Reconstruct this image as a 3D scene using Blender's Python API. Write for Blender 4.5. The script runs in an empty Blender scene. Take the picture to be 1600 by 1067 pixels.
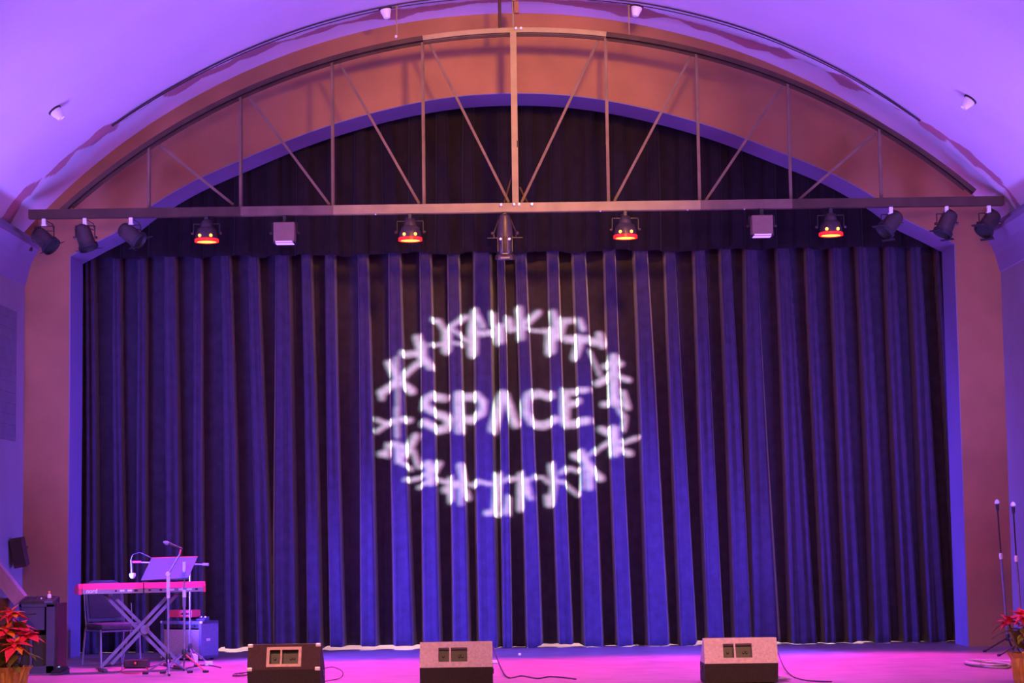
import bpy, bmesh, math, random
from math import sin, cos, pi, radians, atan, atan2, sqrt, hypot
from mathutils import Vector, Matrix, noise
random.seed(7)
SC = bpy.context.scene
COL = SC.collection

# ------------------------------------------------------------------ camera
F_PX = 3200.0
CAM = Vector((-0.02, -25.0, 1.42)); TILT = atan(0.0944); ROLL = radians(0.8)
cd = bpy.data.cameras.new('camera'); cam = bpy.data.objects.new('camera', cd); COL.objects.link(cam)
cd.sensor_width = 36.0; cd.lens = F_PX / 1600.0 * 36.0; cd.clip_end = 200
cam.location = CAM
cam.matrix_world = Matrix.Translation(CAM) @ Matrix.Rotation(pi/2 + TILT, 4, 'X') @ Matrix.Rotation(-ROLL, 4, 'Z')
SC.camera = cam

# ------------------------------------------------------------------ world, exposure
w = bpy.data.worlds.new('hall_dark'); SC.world = w; w.use_nodes = True
bg = w.node_tree.nodes['Background']; bg.inputs[0].default_value = (0.55, 0.22, 0.35, 1); bg.inputs[1].default_value = 0.035
SC.view_settings.view_transform = 'Standard'
try: SC.view_settings.look = 'None'
except Exception: pass
SC.view_settings.exposure = 0.0; SC.view_settings.gamma = 1.0; SC.view_settings.use_curve_mapping = False

# ------------------------------------------------------------------ lights
def aim(o, loc, tgt):
    o.location = loc
    o.rotation_euler = (Vector(tgt) - Vector(loc)).to_track_quat('-Z', 'Y').to_euler()
def spot(name, loc, tgt, power, color, angle=60, blend=0.6, radius=0.1):
    l = bpy.data.lights.new(name, 'SPOT'); l.energy = power; l.color = color
    l.spot_size = radians(angle); l.spot_blend = blend; l.shadow_soft_size = radius
    o = bpy.data.objects.new(name, l); COL.objects.link(o); aim(o, loc, tgt); return o
def area(name, loc, tgt, power, color, sx, sy=None):
    l = bpy.data.lights.new(name, 'AREA'); l.energy = power; l.color = color
    l.shape = 'RECTANGLE'; l.size = sx; l.size_y = sy or sx
    o = bpy.data.objects.new(name, l); COL.objects.link(o); aim(o, loc, tgt); return o
BLUE = (0.13, 0.09, 1.0); VIOLET = (0.30, 0.12, 1.0)
# blue washes from lamps on the side walls, raking the curtain pleats
for s, pw, an in ((-1, 10500, 50), (1, 6600, 60)):
    spot('blue_wash_lamp', (s*5.78, -2.4, 1.3), (-s*1.4, 1.1, 0.7), pw, (0.10, 0.06, 1.0), an, 1.0, 0.08)
# unseen violet fill strips added to brighten the vault, reveals and side walls
for s, pw in ((-1, 720), (1, 600)):
    l = area('violet_vault_fill', (s*5.86, -3.9, 2.3), (-s*0.6, -2.6, 7.4), pw, (0.21, 0.13, 1.0), 0.35, 0.35)
    l.data.size = 3.6; l.data.size_y = 0.3
    n_ = (Vector((-s*0.6, -2.6, 7.4))-Vector((s*5.86, -3.9, 2.3))).normalized(); x_ = Vector((0, 1, 0)); x_ = (x_-n_*x_.dot(n_)).normalized(); z_ = -n_; y_ = z_.cross(x_)
    l.rotation_euler = Matrix((x_, y_, z_)).transposed().to_euler()
spot('blue_gear_lamp', (0.6, -12.0, 5.7), (-4.5, -2.5, 0.75), 5200, (0.13, 0.09, 1.0), 15, 0.8, 0.06)
# warm lamp high in the hall aimed at the middle of the truss
spot('warm_hall_lamp', (1.5, -9.5, 7.45), (0.0, 0, 6.2), 4000, (1.0, 0.43, 0.07), 37, 1.0, 0.42)
# warm front wash on the lip of the stage
for x in (-4.2, 0.0, 3.9):
    spot('warm_front_wash', (x, -14.5, 7.4), (x, -6.9, 0.0), 2600, (1.0, 0.36, 0.22), 42, 0.7, 0.15)
# dim warm fill added from the hall side, no lamp there
area('warm_front_fill', (0, -21, 5.5), (0, 0, 2.2), 700, (1.0, 0.42, 0.36), 5, 1.5)
# white work light behind the curtain
for x in (-4, -1.4, 1.4, 4):
    area('backstage_work_light', (x, 2.4, 1.6), (x, 1.5, 0), 110, (1.0, 0.72, 0.80), 0.6)

# ------------------------------------------------------------------ materials
def mat(name, color, rough=0.6, metal=0.0, nscale=0, namt=0.15, bump=0.0, bscale=None, spec=0.5, emit=None, estr=0, sheen=0, coat=0):
    m = bpy.data.materials.new(name); m.use_nodes = True; nt = m.node_tree; b = nt.nodes['Principled BSDF']
    c = tuple(color) + (1,)
    b.inputs['Base Color'].default_value = c; b.inputs['Roughness'].default_value = rough
    b.inputs['Metallic'].default_value = metal; b.inputs['Specular IOR Level'].default_value = spec
    if sheen:
        b.inputs['Sheen Weight'].default_value = sheen; b.inputs['Sheen Roughness'].default_value = 0.35
    if coat: b.inputs['Coat Weight'].default_value = coat
    if emit:
        b.inputs['Emission Color'].default_value = tuple(emit) + (1,); b.inputs['Emission Strength'].default_value = estr
    if nscale or bump:
        tc = nt.nodes.new('ShaderNodeTexCoord')
    if nscale:
        n = nt.nodes.new('ShaderNodeTexNoise'); n.inputs['Scale'].default_value = nscale; n.inputs['Detail'].default_value = 6
        nt.links.new(tc.outputs['Object'], n.inputs['Vector'])
        r = nt.nodes.new('ShaderNodeValToRGB')
        r.color_ramp.elements[0].position = 0.3; r.color_ramp.elements[1].position = 0.7
        r.color_ramp.elements[0].color = tuple(max(0, x*(1-namt)) for x in color) + (1,)
        r.color_ramp.elements[1].color = tuple(min(1, x*(1+namt)) for x in color) + (1,)
        nt.links.new(n.outputs['Fac'], r.inputs['Fac']); nt.links.new(r.outputs['Color'], b.inputs['Base Color'])
    if bump:
        n2 = nt.nodes.new('ShaderNodeTexNoise'); n2.inputs['Scale'].default_value = bscale or 60; n2.inputs['Detail'].default_value = 4
        nt.links.new(tc.outputs['Object'], n2.inputs['Vector'])
        bp = nt.nodes.new('ShaderNodeBump'); bp.inputs['Strength'].default_value = bump; bp.inputs['Distance'].default_value = 0.01
        nt.links.new(n2.outputs['Fac'], bp.inputs['Height']); nt.links.new(bp.outputs['Normal'], b.inputs['Normal'])
    return m
M = {}
BROWN = (0.34, 0.155, 0.060)
M['brown_wall'] = mat('terracotta_paint', BROWN, 0.75, nscale=1.6, namt=0.16, bump=0.25, bscale=30)
M['cream'] = mat('pale_plaster', (0.62, 0.58, 0.60), 0.7, nscale=1.2, namt=0.05, bump=0.2, bscale=25)
M['reveal'] = mat('reveal_paint', (0.20, 0.16, 0.27), 0.7, nscale=1.2, namt=0.08, bump=0.2, bscale=25)
M['side_wall'] = mat('side_wall_paint', (0.24, 0.22, 0.25), 0.7, nscale=2, namt=0.08, bump=0.2, bscale=25)
M['panel'] = mat('wall_panel_paint', (0.15, 0.14, 0.17), 0.85, nscale=6, namt=0.12)
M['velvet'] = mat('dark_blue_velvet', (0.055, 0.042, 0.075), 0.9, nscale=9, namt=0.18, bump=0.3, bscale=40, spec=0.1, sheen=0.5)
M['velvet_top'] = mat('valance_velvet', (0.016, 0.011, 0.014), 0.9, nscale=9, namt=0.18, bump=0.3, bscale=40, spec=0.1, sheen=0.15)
M['floor'] = mat('stage_floor', (0.30, 0.20, 0.23), 0.42, nscale=3.0, namt=0.2, bump=0.1, bscale=12)
M['dark'] = mat('black_masking', (0.015, 0.012, 0.015), 0.9, nscale=4)
M['hall'] = mat('hall_floor', (0.12, 0.06, 0.05), 0.6, nscale=3)
M['truss'] = mat('truss_dark_shaded_steel', (0.085, 0.05, 0.03), 0.7, 0.0, nscale=5, namt=0.2, spec=0.2)  # outer truss lengths darkened here for the fading warm light
M['web'] = mat('truss_web_steel', (0.20, 0.125, 0.075), 0.6, 0.0, nscale=5, namt=0.2, spec=0.3)  # web tone, also the half-lit step of the bottom beam
M['truss_pale'] = mat('truss_pale_lit_steel', (0.36, 0.27, 0.11), 0.55, 0.0, nscale=5, namt=0.15)  # centre lengths paled as if under the warm lamp
M['bolt'] = mat('bright_zinc', (0.8, 0.75, 0.7), 0.35, 0.4, nscale=20)
M['blackmetal'] = mat('black_enamel', (0.035, 0.03, 0.032), 0.45, 0.2, nscale=15, namt=0.3)
M['greymetal'] = mat('worn_grey_metal', (0.085, 0.06, 0.05), 0.42, 0.4, nscale=12, namt=0.3)
M['chrome'] = mat('chrome', (0.75, 0.72, 0.75), 0.22, 1.0, nscale=30, namt=0.05)
M['pale_box'] = mat('pale_lamp_housing', (0.27, 0.155, 0.10), 0.6, nscale=14, namt=0.1)
M['white'] = mat('white_porcelain', (0.95, 0.92, 0.9), 0.35, nscale=10, namt=0.03)
M['red_lens'] = mat('red_led_lens', (0.4, 0.02, 0.01), 0.3, nscale=10, emit=(1.0, 0.30, 0.03), estr=7)
M['red_ring'] = mat('red_led_rim', (0.4, 0.02, 0.01), 0.3, nscale=10, emit=(1.0, 0.01, 0.015), estr=1.8)
M['violet_lens'] = mat('violet_led_lens', (0.2, 0.1, 0.4), 0.3, nscale=10, emit=(0.5, 0.22, 1.0), estr=1.6)
M['carpet_grey'] = mat('grey_carpet_covering', (0.60, 0.46, 0.46), 0.95, nscale=40, namt=0.15, bump=0.5, bscale=150)
M['carpet_brown'] = mat('brown_carpet_covering', (0.055, 0.028, 0.028), 0.95, nscale=40, namt=0.15, bump=0.5, bscale=150)
M['black_panel'] = mat('black_grained_vinyl', (0.03, 0.022, 0.025), 0.8, nscale=40, namt=0.2, bump=0.4, bscale=150)
M['jack'] = mat('jack_plate', (0.022, 0.028, 0.022), 0.5, nscale=20)
M['frame_tan'] = mat('tan_cup_frame', (0.55, 0.36, 0.28), 0.6, nscale=20)
M['cable'] = mat('black_rubber', (0.03, 0.02, 0.03), 0.5, nscale=20)
M['cable_pale'] = mat('pale_rubber', (0.35, 0.28, 0.3), 0.5, nscale=20)
M['red_kb'] = mat('red_lacquer', (0.75, 0.04, 0.14), 0.35, nscale=8, namt=0.05)
M['kb_back'] = mat('grey_steel_back', (0.30, 0.28, 0.34), 0.45, nscale=8)
M['letter'] = mat('white_print', (0.9, 0.85, 0.95), 0.5, nscale=8, namt=0.02)
M['stand'] = mat('grey_tube', (0.20, 0.19, 0.30), 0.4, 0.3, nscale=20)
M['standblack'] = mat('black_tube', (0.08, 0.06, 0.08), 0.4, 0.3, nscale=20)
M['desk'] = mat('music_desk_enamel', (0.12, 0.12, 0.26), 0.5, nscale=8, namt=0.06)
M['fabric'] = mat('chair_fabric', (0.07, 0.06, 0.09), 0.9, nscale=20, bump=0.3, bscale=90)
M['fabric_side'] = mat('chair_fabric_dark', (0.03, 0.022, 0.028), 0.9, nscale=20)
M['tolex'] = mat('blue_black_vinyl', (0.12, 0.11, 0.2), 0.6, nscale=30, bump=0.3, bscale=100)
M['grille'] = mat('grille_cloth', (0.33, 0.25, 0.26), 0.9, nscale=60, namt=0.25)
M['red_box'] = mat('red_enamel_and_red_light', (0.7, 0.06, 0.08), 0.4, nscale=8, namt=0.08)  # amp head's own red; also paints red light on small parts
M['cabinet'] = mat('dark_cabinet', (0.055, 0.05, 0.10), 0.55, nscale=6, namt=0.2)
M['brown_side'] = mat('brown_cabinet_side', (0.035, 0.016, 0.008), 0.6, nscale=6, namt=0.2)
M['bract'] = mat('poinsettia_bract', (0.85, 0.035, 0.11), 0.55, nscale=30, namt=0.2)
M['bract2'] = mat('poinsettia_centre_and_lit_bract', (0.85, 0.28, 0.03), 0.55, nscale=30, namt=0.2)  # flower centres; on bracts the orange paints warm light
M['leaf'] = mat('poinsettia_leaf', (0.22, 0.20, 0.03), 0.55, nscale=30, namt=0.3)
M['foil'] = mat('gold_foil', (0.80, 0.42, 0.10), 0.3, 0.75, nscale=14, namt=0.15, bump=0.8, bscale=25)
M['stem'] = mat('stem_green', (0.14, 0.12, 0.04), 0.7, nscale=30)
M['cyan'] = mat('cyan_indicator', (0.2, 0.6, 0.6), 0.3, nscale=8, emit=(0.25, 0.95, 1.0), estr=1.2)
M['redled'] = mat('red_indicator', (0.6, 0.02, 0.02), 0.3, nscale=8, emit=(1.0, 0.03, 0.06), estr=1.3)
M['orange'] = mat('orange_plastic', (0.9, 0.35, 0.12), 0.5, nscale=8)
M['case'] = mat('brown_black_case', (0.07, 0.022, 0.018), 0.7, nscale=10)
M['slant'] = mat('violet_grey_cloth', (0.27, 0.15, 0.24), 0.8, nscale=10)
# vault plaster with the strip of brown paint run over by hand
def vault_material():
    m = mat('vault_plaster', (0.66, 0.62, 0.64), 0.7, bump=0.25, bscale=18); nt = m.node_tree; b = nt.nodes['Principled BSDF']
    a = nt.nodes.new('ShaderNodeAttribute'); a.attribute_name = 'paint'
    mx = nt.nodes.new('ShaderNodeMix'); mx.data_type = 'RGBA'
    tc = nt.nodes.new('ShaderNodeTexCoord'); n = nt.nodes.new('ShaderNodeTexNoise'); n.inputs['Scale'].default_value = 0.9
    nt.links.new(tc.outputs['Object'], n.inputs['Vector'])
    r = nt.nodes.new('ShaderNodeValToRGB'); r.color_ramp.elements[0].color = (0.60, 0.55, 0.60, 1); r.color_ramp.elements[1].color = (0.72, 0.68, 0.70, 1)
    nt.links.new(n.outputs['Fac'], r.inputs['Fac']); nt.links.new(r.outputs['Color'], mx.inputs['A'])
    mx.inputs['B'].default_value = (0.42, 0.20, 0.22, 1)
    nt.links.new(a.outputs['Fac'], mx.inputs['Factor']); nt.links.new(mx.outputs['Result'], b.inputs['Base Color'])
    return m
M['vault'] = vault_material()

# ------------------------------------------------------------------ helpers
def at(px, py, Y):
    """world point that lies on the plane at depth Y where the photo shows (px, py)"""
    u = (px-800)/F_PX; v = (533.5-py)/F_PX
    a = u*cos(ROLL)+v*sin(ROLL); b = -u*sin(ROLL)+v*cos(ROLL)
    r = Vector((a, cos(TILT)-b*sin(TILT), sin(TILT)+b*cos(TILT)))
    return CAM + r*((Y-CAM.y)/r.y)
class MB:
    def __init__(s): s.bm = bmesh.new()
    def box(s, c, d, rot=None, bevel=0):
        t = bmesh.new(); bmesh.ops.create_cube(t, size=1)
        bmesh.ops.scale(t, vec=d, verts=t.verts)
        if bevel: bmesh.ops.bevel(t, geom=t.edges[:], offset=bevel, segments=2, affect='EDGES', profile=0.5)
        mt = Matrix.Translation(c) @ (rot.to_4x4() if rot else Matrix())
        bmesh.ops.transform(t, matrix=mt, verts=t.verts); s._join(t); return s
    def _join(s, t):
        me = bpy.data.meshes.new('tmp'); t.to_mesh(me); t.free(); s.bm.from_mesh(me); bpy.data.meshes.remove(me)
    def tube(s, pts, r, n=8, caps=True):
        pts = [Vector(p) for p in pts]; rings = []
        rr = r if isinstance(r, (list, tuple)) else [r]*len(pts)
        up = None
        for i, p in enumerate(pts):
            d = (pts[min(i+1, len(pts)-1)] - pts[max(i-1, 0)]).normalized()
            if up is None: up = d.orthogonal().normalized()
            up = (up - d*up.dot(d)).normalized(); q = d.cross(up)
            rings.append([s.bm.verts.new(p + (up*cos(2*pi*k/n)+q*sin(2*pi*k/n))*rr[i]) for k in range(n)])
        for a, b in zip(rings, rings[1:]):
            for k in range(n): s.bm.faces.new((a[k], a[(k+1)%n], b[(k+1)%n], b[k]))
        if caps:
            s.bm.faces.new(rings[0][::-1]); s.bm.faces.new(rings[-1])
        return s
    def bar(s, a, b, wx, wy, up=Vector((0, 0, 1))):
        """rectangular bar from a to b: wx across, wy along 'up'"""
        a = Vector(a); b = Vector(b); d = (b-a); L = d.length; d.normalize()
        x = d.cross(up)
        if x.length < 1e-4: x = Vector((1, 0, 0))
        x.normalize(); y = x.cross(d)
        R = Matrix((x, d, y)).transposed()
        return s.box((a+b)/2, (wx, L, wy), R)
    def lathe(s, prof, c=(0, 0, 0), axis=Vector((0, 0, 1)), n=20, jit=0, caps=True):
        """prof: list of (radius, height) along axis"""
        axis = Vector(axis).normalized(); x = axis.orthogonal().normalized(); y = axis.cross(x); c = Vector(c); rings = []
        for r, h in prof:
            rings.append([s.bm.verts.new(c + axis*h + (x*cos(2*pi*k/n)+y*sin(2*pi*k/n))*max(r, 1e-4)*(1+(random.uniform(-jit, jit) if jit else 0))) for k in range(n)])
        for a, b in zip(rings, rings[1:]):
            for k in range(n): s.bm.faces.new((a[k], a[(k+1)%n], b[(k+1)%n], b[k]))
        if caps:
            s.bm.faces.new(rings[0][::-1]); s.bm.faces.new(rings[-1])
        return s
    def prism(s, poly, a, b, frame):
        """polygon in (p,q) extruded from a to b; frame(p,q,t) -> point"""
        A = [s.bm.verts.new(frame(p, q, a)) for p, q in poly]; B = [s.bm.verts.new(frame(p, q, b)) for p, q in poly]
        n = len(poly)
        s.bm.faces.new(A[::-1]); s.bm.faces.new(B)
        for k in range(n): s.bm.faces.new((A[k], A[(k+1)%n], B[(k+1)%n], B[k]))
        return s
    def build(s, name, m, parent=None, smooth=False, loc=None, rot=None):
        bmesh.ops.recalc_face_normals(s.bm, faces=s.bm.faces[:])
        me = bpy.data.meshes.new(name); s.bm.to_mesh(me); s.bm.free()
        me.materials.append(m)
        if smooth:
            for p in me.polygons: p.use_smooth = True
            try: me.set_sharp_from_angle(angle=radians(38))
            except Exception: pass
        o = bpy.data.objects.new(name, me); COL.objects.link(o)
        if parent: o.parent = parent
        if loc is not None: o.location = loc
        if rot is not None: o.rotation_euler = rot
        return o
def mesh_obj(name, verts, faces, m, parent=None, smooth=False):
    me = bpy.data.meshes.new(name); me.from_pydata(verts, [], faces); me.materials.append(m)
    if smooth:
        for p in me.polygons: p.use_smooth = True
    o = bpy.data.objects.new(name, me); COL.objects.link(o)
    if parent: o.parent = parent
    return o
def tag(o, label=None, cat=None, group=None, kind=None):
    if label: o['label'] = label
    if cat: o['category'] = cat
    if group: o['group'] = group
    if kind: o['kind'] = kind
    return o
def thing(name, label, cat, loc=(0, 0, 0), rotz=0, group=None):
    o = bpy.data.objects.new(name, None); COL.objects.link(o); o.location = loc; o.rotation_euler = (0, 0, rotz)
    o.empty_display_size = 0.1
    return tag(o, label, cat, group)
def struct(o): o['kind'] = 'structure'; return o

# ------------------------------------------------------------------ the shell
VX, VZ, VR = -0.018, -0.194, 8.077               # centre and radius of the barrel vault
def vz(x): return VZ + sqrt(VR*VR - (x-VX)**2)
# opening of the proscenium: (x, z) left to right, rounded like a basket arch
half = [(5.455, 0.0), (5.450, 3.0), (5.450, 4.70), (5.450, 4.915), (5.13, 5.085), (4.83, 5.243), (4.475, 5.513), (3.95, 5.82), (3.32, 6.095), (2.75, 6.33), (2.27, 6.498), (1.70, 6.66), (1.15, 6.78), (0.6, 6.855), (0.0, 6.88)]
def smooth_arc(h):
    out = h[:5]
    for i in range(4, len(h)-1):
        p0, p1, p2 = h[i-1], h[i], h[i+1]; p3 = h[i+2] if i+2 < len(h) else (-h[i][0], h[i][1])
        for k in range(1, 5):
            t = k/4
            out.append(tuple(0.5*((2*p1[j])+(-p0[j]+p2[j])*t+(2*p0[j]-5*p1[j]+4*p2[j]-p3[j])*t*t+(-p0[j]+3*p1[j]-3*p2[j]+p3[j])*t**3) for j in (0, 1)))
    return out
H = smooth_arc(half)
IN = [(-x, z) for x, z in H] + [(x, z) for x, z in H[::-1][1:]]
def outer(x, z):
    """matching point on the outside of the wall, for an opening point"""
    s = -1 if x < 0 else 1
    if z <= 4.5: return (s*6.15, z)
    k = min(1, abs(x)/5.45)
    xo = s*abs(x)*(1+0.10*k)
    if z < 5.0 and abs(x) > 5.3: return (s*6.15, z if z < 4.8 else 5.5)
    d = Vector((xo-VX, vz(xo)-VZ)).normalized()*0.3
    return (xo+d.x, vz(xo)+d.y)
OUT = [outer(x, z) for x, z in IN]
T = 0.68
v = []; f = []
for (x, z), (xo, zo) in zip(IN, OUT): v += [(x, 0, z), (xo, 0, zo), (x, T, z), (xo, T, zo)]
for i in range(len(IN)-1):
    a = 4*i; b = a+4
    f += [(a, b, b+1, a+1), (a+2, a+3, b+3, b+2), (a, a+2, b+2, b), (a+1, b+1, b+3, a+3)]
n = 4*(len(IN)-1); f += [(0, 1, 3, 2), (n, n+2, n+3, n+1)]
struct(mesh_obj('wall_front', v, f, M['brown_wall']))
# reveal: the pale inner face of the arch
v = []; f = []
for i, (x, z) in enumerate(IN):
    p = IN[max(i-1, 0)]; q = IN[min(i+1, len(IN)-1)]; d = Vector((q[0]-p[0], q[1]-p[1])).normalized(); nrm = Vector((d.y, -d.x))
    x2, z2 = x+nrm.x*0.012, z+nrm.y*0.012
    v += [(x2, 0.004, z2), (x2, 0.72, z2), (x, 0.72, z), (x, 0.004, z)]
for i in range(len(IN)-1):
    a = 4*i; b = a+4
    f += [(a, a+1, b+1, b), (a+1, a+2, b+2, b+1), (a, b, b+3, a+3)]
struct(mesh_obj('trim_1', v, f, M['reveal']))
# vault with its painted strip
UP = [(-5.97,-1.12),(-5.85,-1.25),(-5.67,-1.29),(-5.59,-1.11),(-5.45,-1.03),(-5.27,-1.08),(-5.07,-1.05),(-4.82,-1.12),(-4.73,-0.98),(-4.58,-0.80),(-4.44,-0.77),(-4.17,-0.89),(-3.98,-0.95),(-3.82,-0.88),(-3.56,-0.76),(-3.41,-0.72),(-3.22,-0.80),(-3.05,-0.81),(-2.87,-0.77),(-2.62,-0.60),(-2.27,-0.68),(-1.85,-0.62),(-1.53,-0.79),(-1.24,-0.64),(-0.62,-0.64),(-0.16,-0.67),(0.04,-0.68),(0.65,-0.68),(1.25,-0.81),(1.67,-0.81),(1.93,-0.67),(2.29,-0.67),(2.63,-0.65),(3.12,-0.70),(3.25,-0.86),(3.45,-0.71),(3.82,-0.76),(3.98,-0.95),(4.24,-0.85),(4.39,-0.80),(4.58,-0.89),(4.70,-0.98),(4.84,-1.02),(4.97,-1.15),(5.17,-1.18),(5.37,-1.31),(5.53,-1.25),(5.72,-1.29),(5.78,-1.21),(5.92,-1.17),(6.03,-1.07)]
LO = [(-6.02,-0.69),(-5.88,-0.85),(-5.80,-0.99),(-5.71,-0.92),(-5.62,-1.00),(-5.55,-1.12),(-5.46,-0.84),(-5.33,-0.84),(-5.17,-1.01),(-5.08,-0.86),(-5.02,-0.74),(-4.86,-0.76),(-4.76,-0.67),(-4.68,-0.84),(-4.44,-0.76),(-4.18,-0.87),(-4.17,-0.71),(-4.08,-0.52),(-3.90,-0.53),(-3.73,-0.61),(-3.51,-0.51),(-3.28,-0.58),(-3.09,-0.49),(-2.90,-0.56),(-2.74,-0.62),(-2.59,-0.53),(-2.26,-0.48),(-2.07,-0.57),(-1.65,-0.46),(-1.38,-0.19),(-1.12,-0.39),(-0.88,-0.38),(-0.47,-0.53),(-0.01,-0.57),(0.34,-0.58),(0.81,-0.46),(1.21,-0.39),(1.37,-0.24),(1.65,-0.31),(1.87,-0.60),(2.05,-0.63),(2.28,-0.41),(2.49,-0.47),(2.91,-0.29),(3.15,-0.48),(3.31,-0.44),(3.48,-0.71),(3.80,-0.78),(4.02,-0.50),(4.18,-0.63),(4.25,-0.83),(4.30,-0.80),(4.59,-0.88),(4.64,-0.91),(4.70,-0.97),(4.84,-1.01),(4.88,-0.88),(5.14,-0.90),(5.17,-1.11),(5.35,-1.02),(5.50,-0.97),(5.56,-1.10),(5.76,-1.10),(5.82,-1.17),(5.98,-0.95),(6.04,-0.89)]
def lerp(tab, x):
    if x <= tab[0][0]: return tab[0][1]
    for (x0, y0), (x1, y1) in zip(tab, tab[1:]):
        if x <= x1: return y0+(y1-y0)*(x-x0)/max(x1-x0, 1e-6)
    return tab[-1][1]
ys = [0.0, -0.08] + [-0.14-0.02*i for i in range(62)] + [-1.4, -1.5] + [-2.0-0.5*i for i in range(22)]
xs = [-6.02 + 12.04*i/400 for i in range(401)]
v = []; f = []; paint = []
for y in ys:
    for x in xs:
        v.append((x, y, vz(x)+0.004*noise.noise(Vector((x*0.7, y*0.7, 0)))))
        e = 0.03*noise.noise(Vector((x*9, y*9, 3)))
        lo = lerp(LO, x)+e; up = lerp(UP, x)+e
        paint.append(1.0 if up-0.008 <= y <= lo+0.008 else (0.16 if (abs(x) < 3.0 and up-0.22 <= y <= up and noise.noise(Vector((x*2, y*7, 8))) > -0.05) else 0.0))
nx = len(xs)
for j in range(len(ys)-1):
    for i in range(nx-1):
        a = j*nx+i; f.append((a, a+1, a+1+nx, a+nx))
vault = struct(mesh_obj('ceiling', v, f, M['vault'], smooth=True))
at_ = vault.data.attributes.new('paint', 'FLOAT', 'POINT'); at_.data.foreach_set('value', paint)
# side walls, coved cornice, recessed panels
for s, nm in ((-1, 'left'), (1, 'right')):
    struct(MB().box((s*6.08, -6.05, 1.75), (0.16, 12.1, 6.1)).build('wall_'+nm, M['side_wall']))
    prof = [(6.02, 4.52), (5.99, 4.56), (5.965, 4.66), (5.94, 4.76), (5.905, 4.86), (5.86, 4.94), (5.83, 4.99), (5.83, 5.05), (5.90, 5.07), (5.93, 5.16), (6.10, 5.16), (6.10, 4.52)]
    struct(MB().prism([(s*a, b) for a, b in prof], -12.0, -0.002, lambda p, q, t: Vector((p, t, q))).build('trim_%d' % (2 if s < 0 else 3), M['reveal'], smooth=False))
    g = MB(); z0, z1, y0, y1 = 2.62, 4.18, -0.45, -2.0
    g.box((s*5.993, (y0+y1)/2, (z0+z1)/2), (0.02, abs(y1-y0), z1-z0), bevel=0.006)
    for k in range(12): g.box((s*5.98, (y0+y1)/2, z0+0.08+k*(z1-z0-0.16)/11), (0.012, abs(y1-y0)-0.1, 0.05))
    if s < 0: tag(g.build('wall_panel', M['panel']), 'dark recessed grille panel on the left side wall', 'wall panel')
    else: g.bm.free()
# floors and backstage
struct(MB().box((0, -3.05, -0.06), (12.3, 13.9, 0.12)).build('floor', M['floor']))
struct(MB().box((0, -10.05, -0.62), (12.3, 0.06, 1.16)).build('trim_4', M['brown_wall']))
struct(MB().box((0, -20.0, -1.25), (18, 19.9, 0.1)).build('floor_hall', M['hall']))
b = MB(); b.box((0, 3.85, 3.9), (12.6, 0.1, 8.0)); b.box((-6.25, 2.3, 3.9), (0.1, 3.2, 8.0)); b.box((6.25, 2.3, 3.9), (0.1, 3.2, 8.0)); b.box((0, 2.3, 7.95), (12.6, 3.2, 0.1))
struct(b.build('wall_backstage', M['dark']))
# small dark boxes on the cornices
for s in (-1, 1):
    p = at(28 if s < 0 else 1584, 374 if s < 0 else 347, -0.35)
    tag(MB().box((s*5.88, -0.35 if s < 0 else -0.25, 4.97), (0.09, 0.09, 0.07), bevel=0.008).build('junction_box', M['brown_side']),
        'small brown box on the %s cornice just below the vault' % ('left' if s < 0 else 'right'), 'box', 'boxes on the cornices')
# skirting behind the mic stands
# ------------------------------------------------------------------ curtains
def pleated(name, x0, x1, z0f, z1, ybase, pleats, nx, nz, material, amp, seed, hemband=0.0):
    """pleats: (x_top, x_bottom, halfwidth_top, halfwidth_bottom, height)"""
    xs = [x0+(x1-x0)*i/(nx-1) for i in range(nx)]
    v = []; f = []
    for j in range(nz):
        t = j/(nz-1)
        dep = []
        xc = [(p[0]*t+p[1]*(1-t)+0.01*sin(t*5+p[0]*7), p[2]*t+p[3]*(1-t), p[4]) for p in pleats]
        for i, x in enumerate(xs):
            h = 0
            for c, wd, ht in xc:
                d = abs(x-c)/wd
                if d < 1.35:
                    q = ht*(1.0 if d < 0.72 else 0.5+0.5*cos(pi*(d-0.72)/0.63))
                    q *= (1-0.10*max(0, 1-d)) if d < 0.8 else 1
                    if q > h: h = q
            wr = 0.018*noise.noise(Vector((x*7, t*1.1, seed)))+0.012*noise.noise(Vector((x*17, t*0.8, seed+5)))
            y = ybase-amp*h+wr*(0.5+0.5*(1-t))
            zb = z0f(x); z = zb+(z1-zb)*t
            v.append((x, y, z))
    for j in range(nz-1):
        for i in range(nx-1):
            a = j*nx+i; f.append((a, a+1, a+1+nx, a+nx))
    o = mesh_obj(name, v, f, material, smooth=True)
    sm = o.modifiers.new('thickness', 'SOLIDIFY'); sm.thickness = 0.006; sm.offset = 1
    return o
def px2x(px, Y=1.0): return at(px, 700, Y).x
# (px top ~y430, px bottom ~y960, half width top px, half width bottom px)
PL = [(134, 142, 6, 9), (177, 186, 5, 8), (216, 220, 5, 8), (262, 268, 8, 12), (306, 309, 5, 7), (346, 362, 5, 12), (390, 411, 6, 13), (438, 444, 9, 19), (476, 488, 7, 11), (514, 523, 7, 11), (564, 575, 6, 13), (616, 627, 7, 16), (663, 673, 7, 14), (711, 716, 8, 13), (755, 760, 14, 16), (784, 790, 5, 7), (815, 830, 7, 12), (864, 880, 8, 11), (905, 923, 9, 15), (955, 971, 8, 12), (1000, 1025, 9, 17), (1050, 1069, 7, 13), (1094, 1114, 8, 13), (1138, 1155, 7, 14), (1180, 1190, 6, 22), (1225, 1245, 6, 14), (1226, 1262, 5, 9), (1272, 1289, 6, 9), (1310, 1331, 7, 12), (1353, 1372, 6, 14), (1398, 1416, 6, 13), (1434, 1458, 6, 16), (1476, 1496, 5, 8)]
k = 1/123.0
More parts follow.
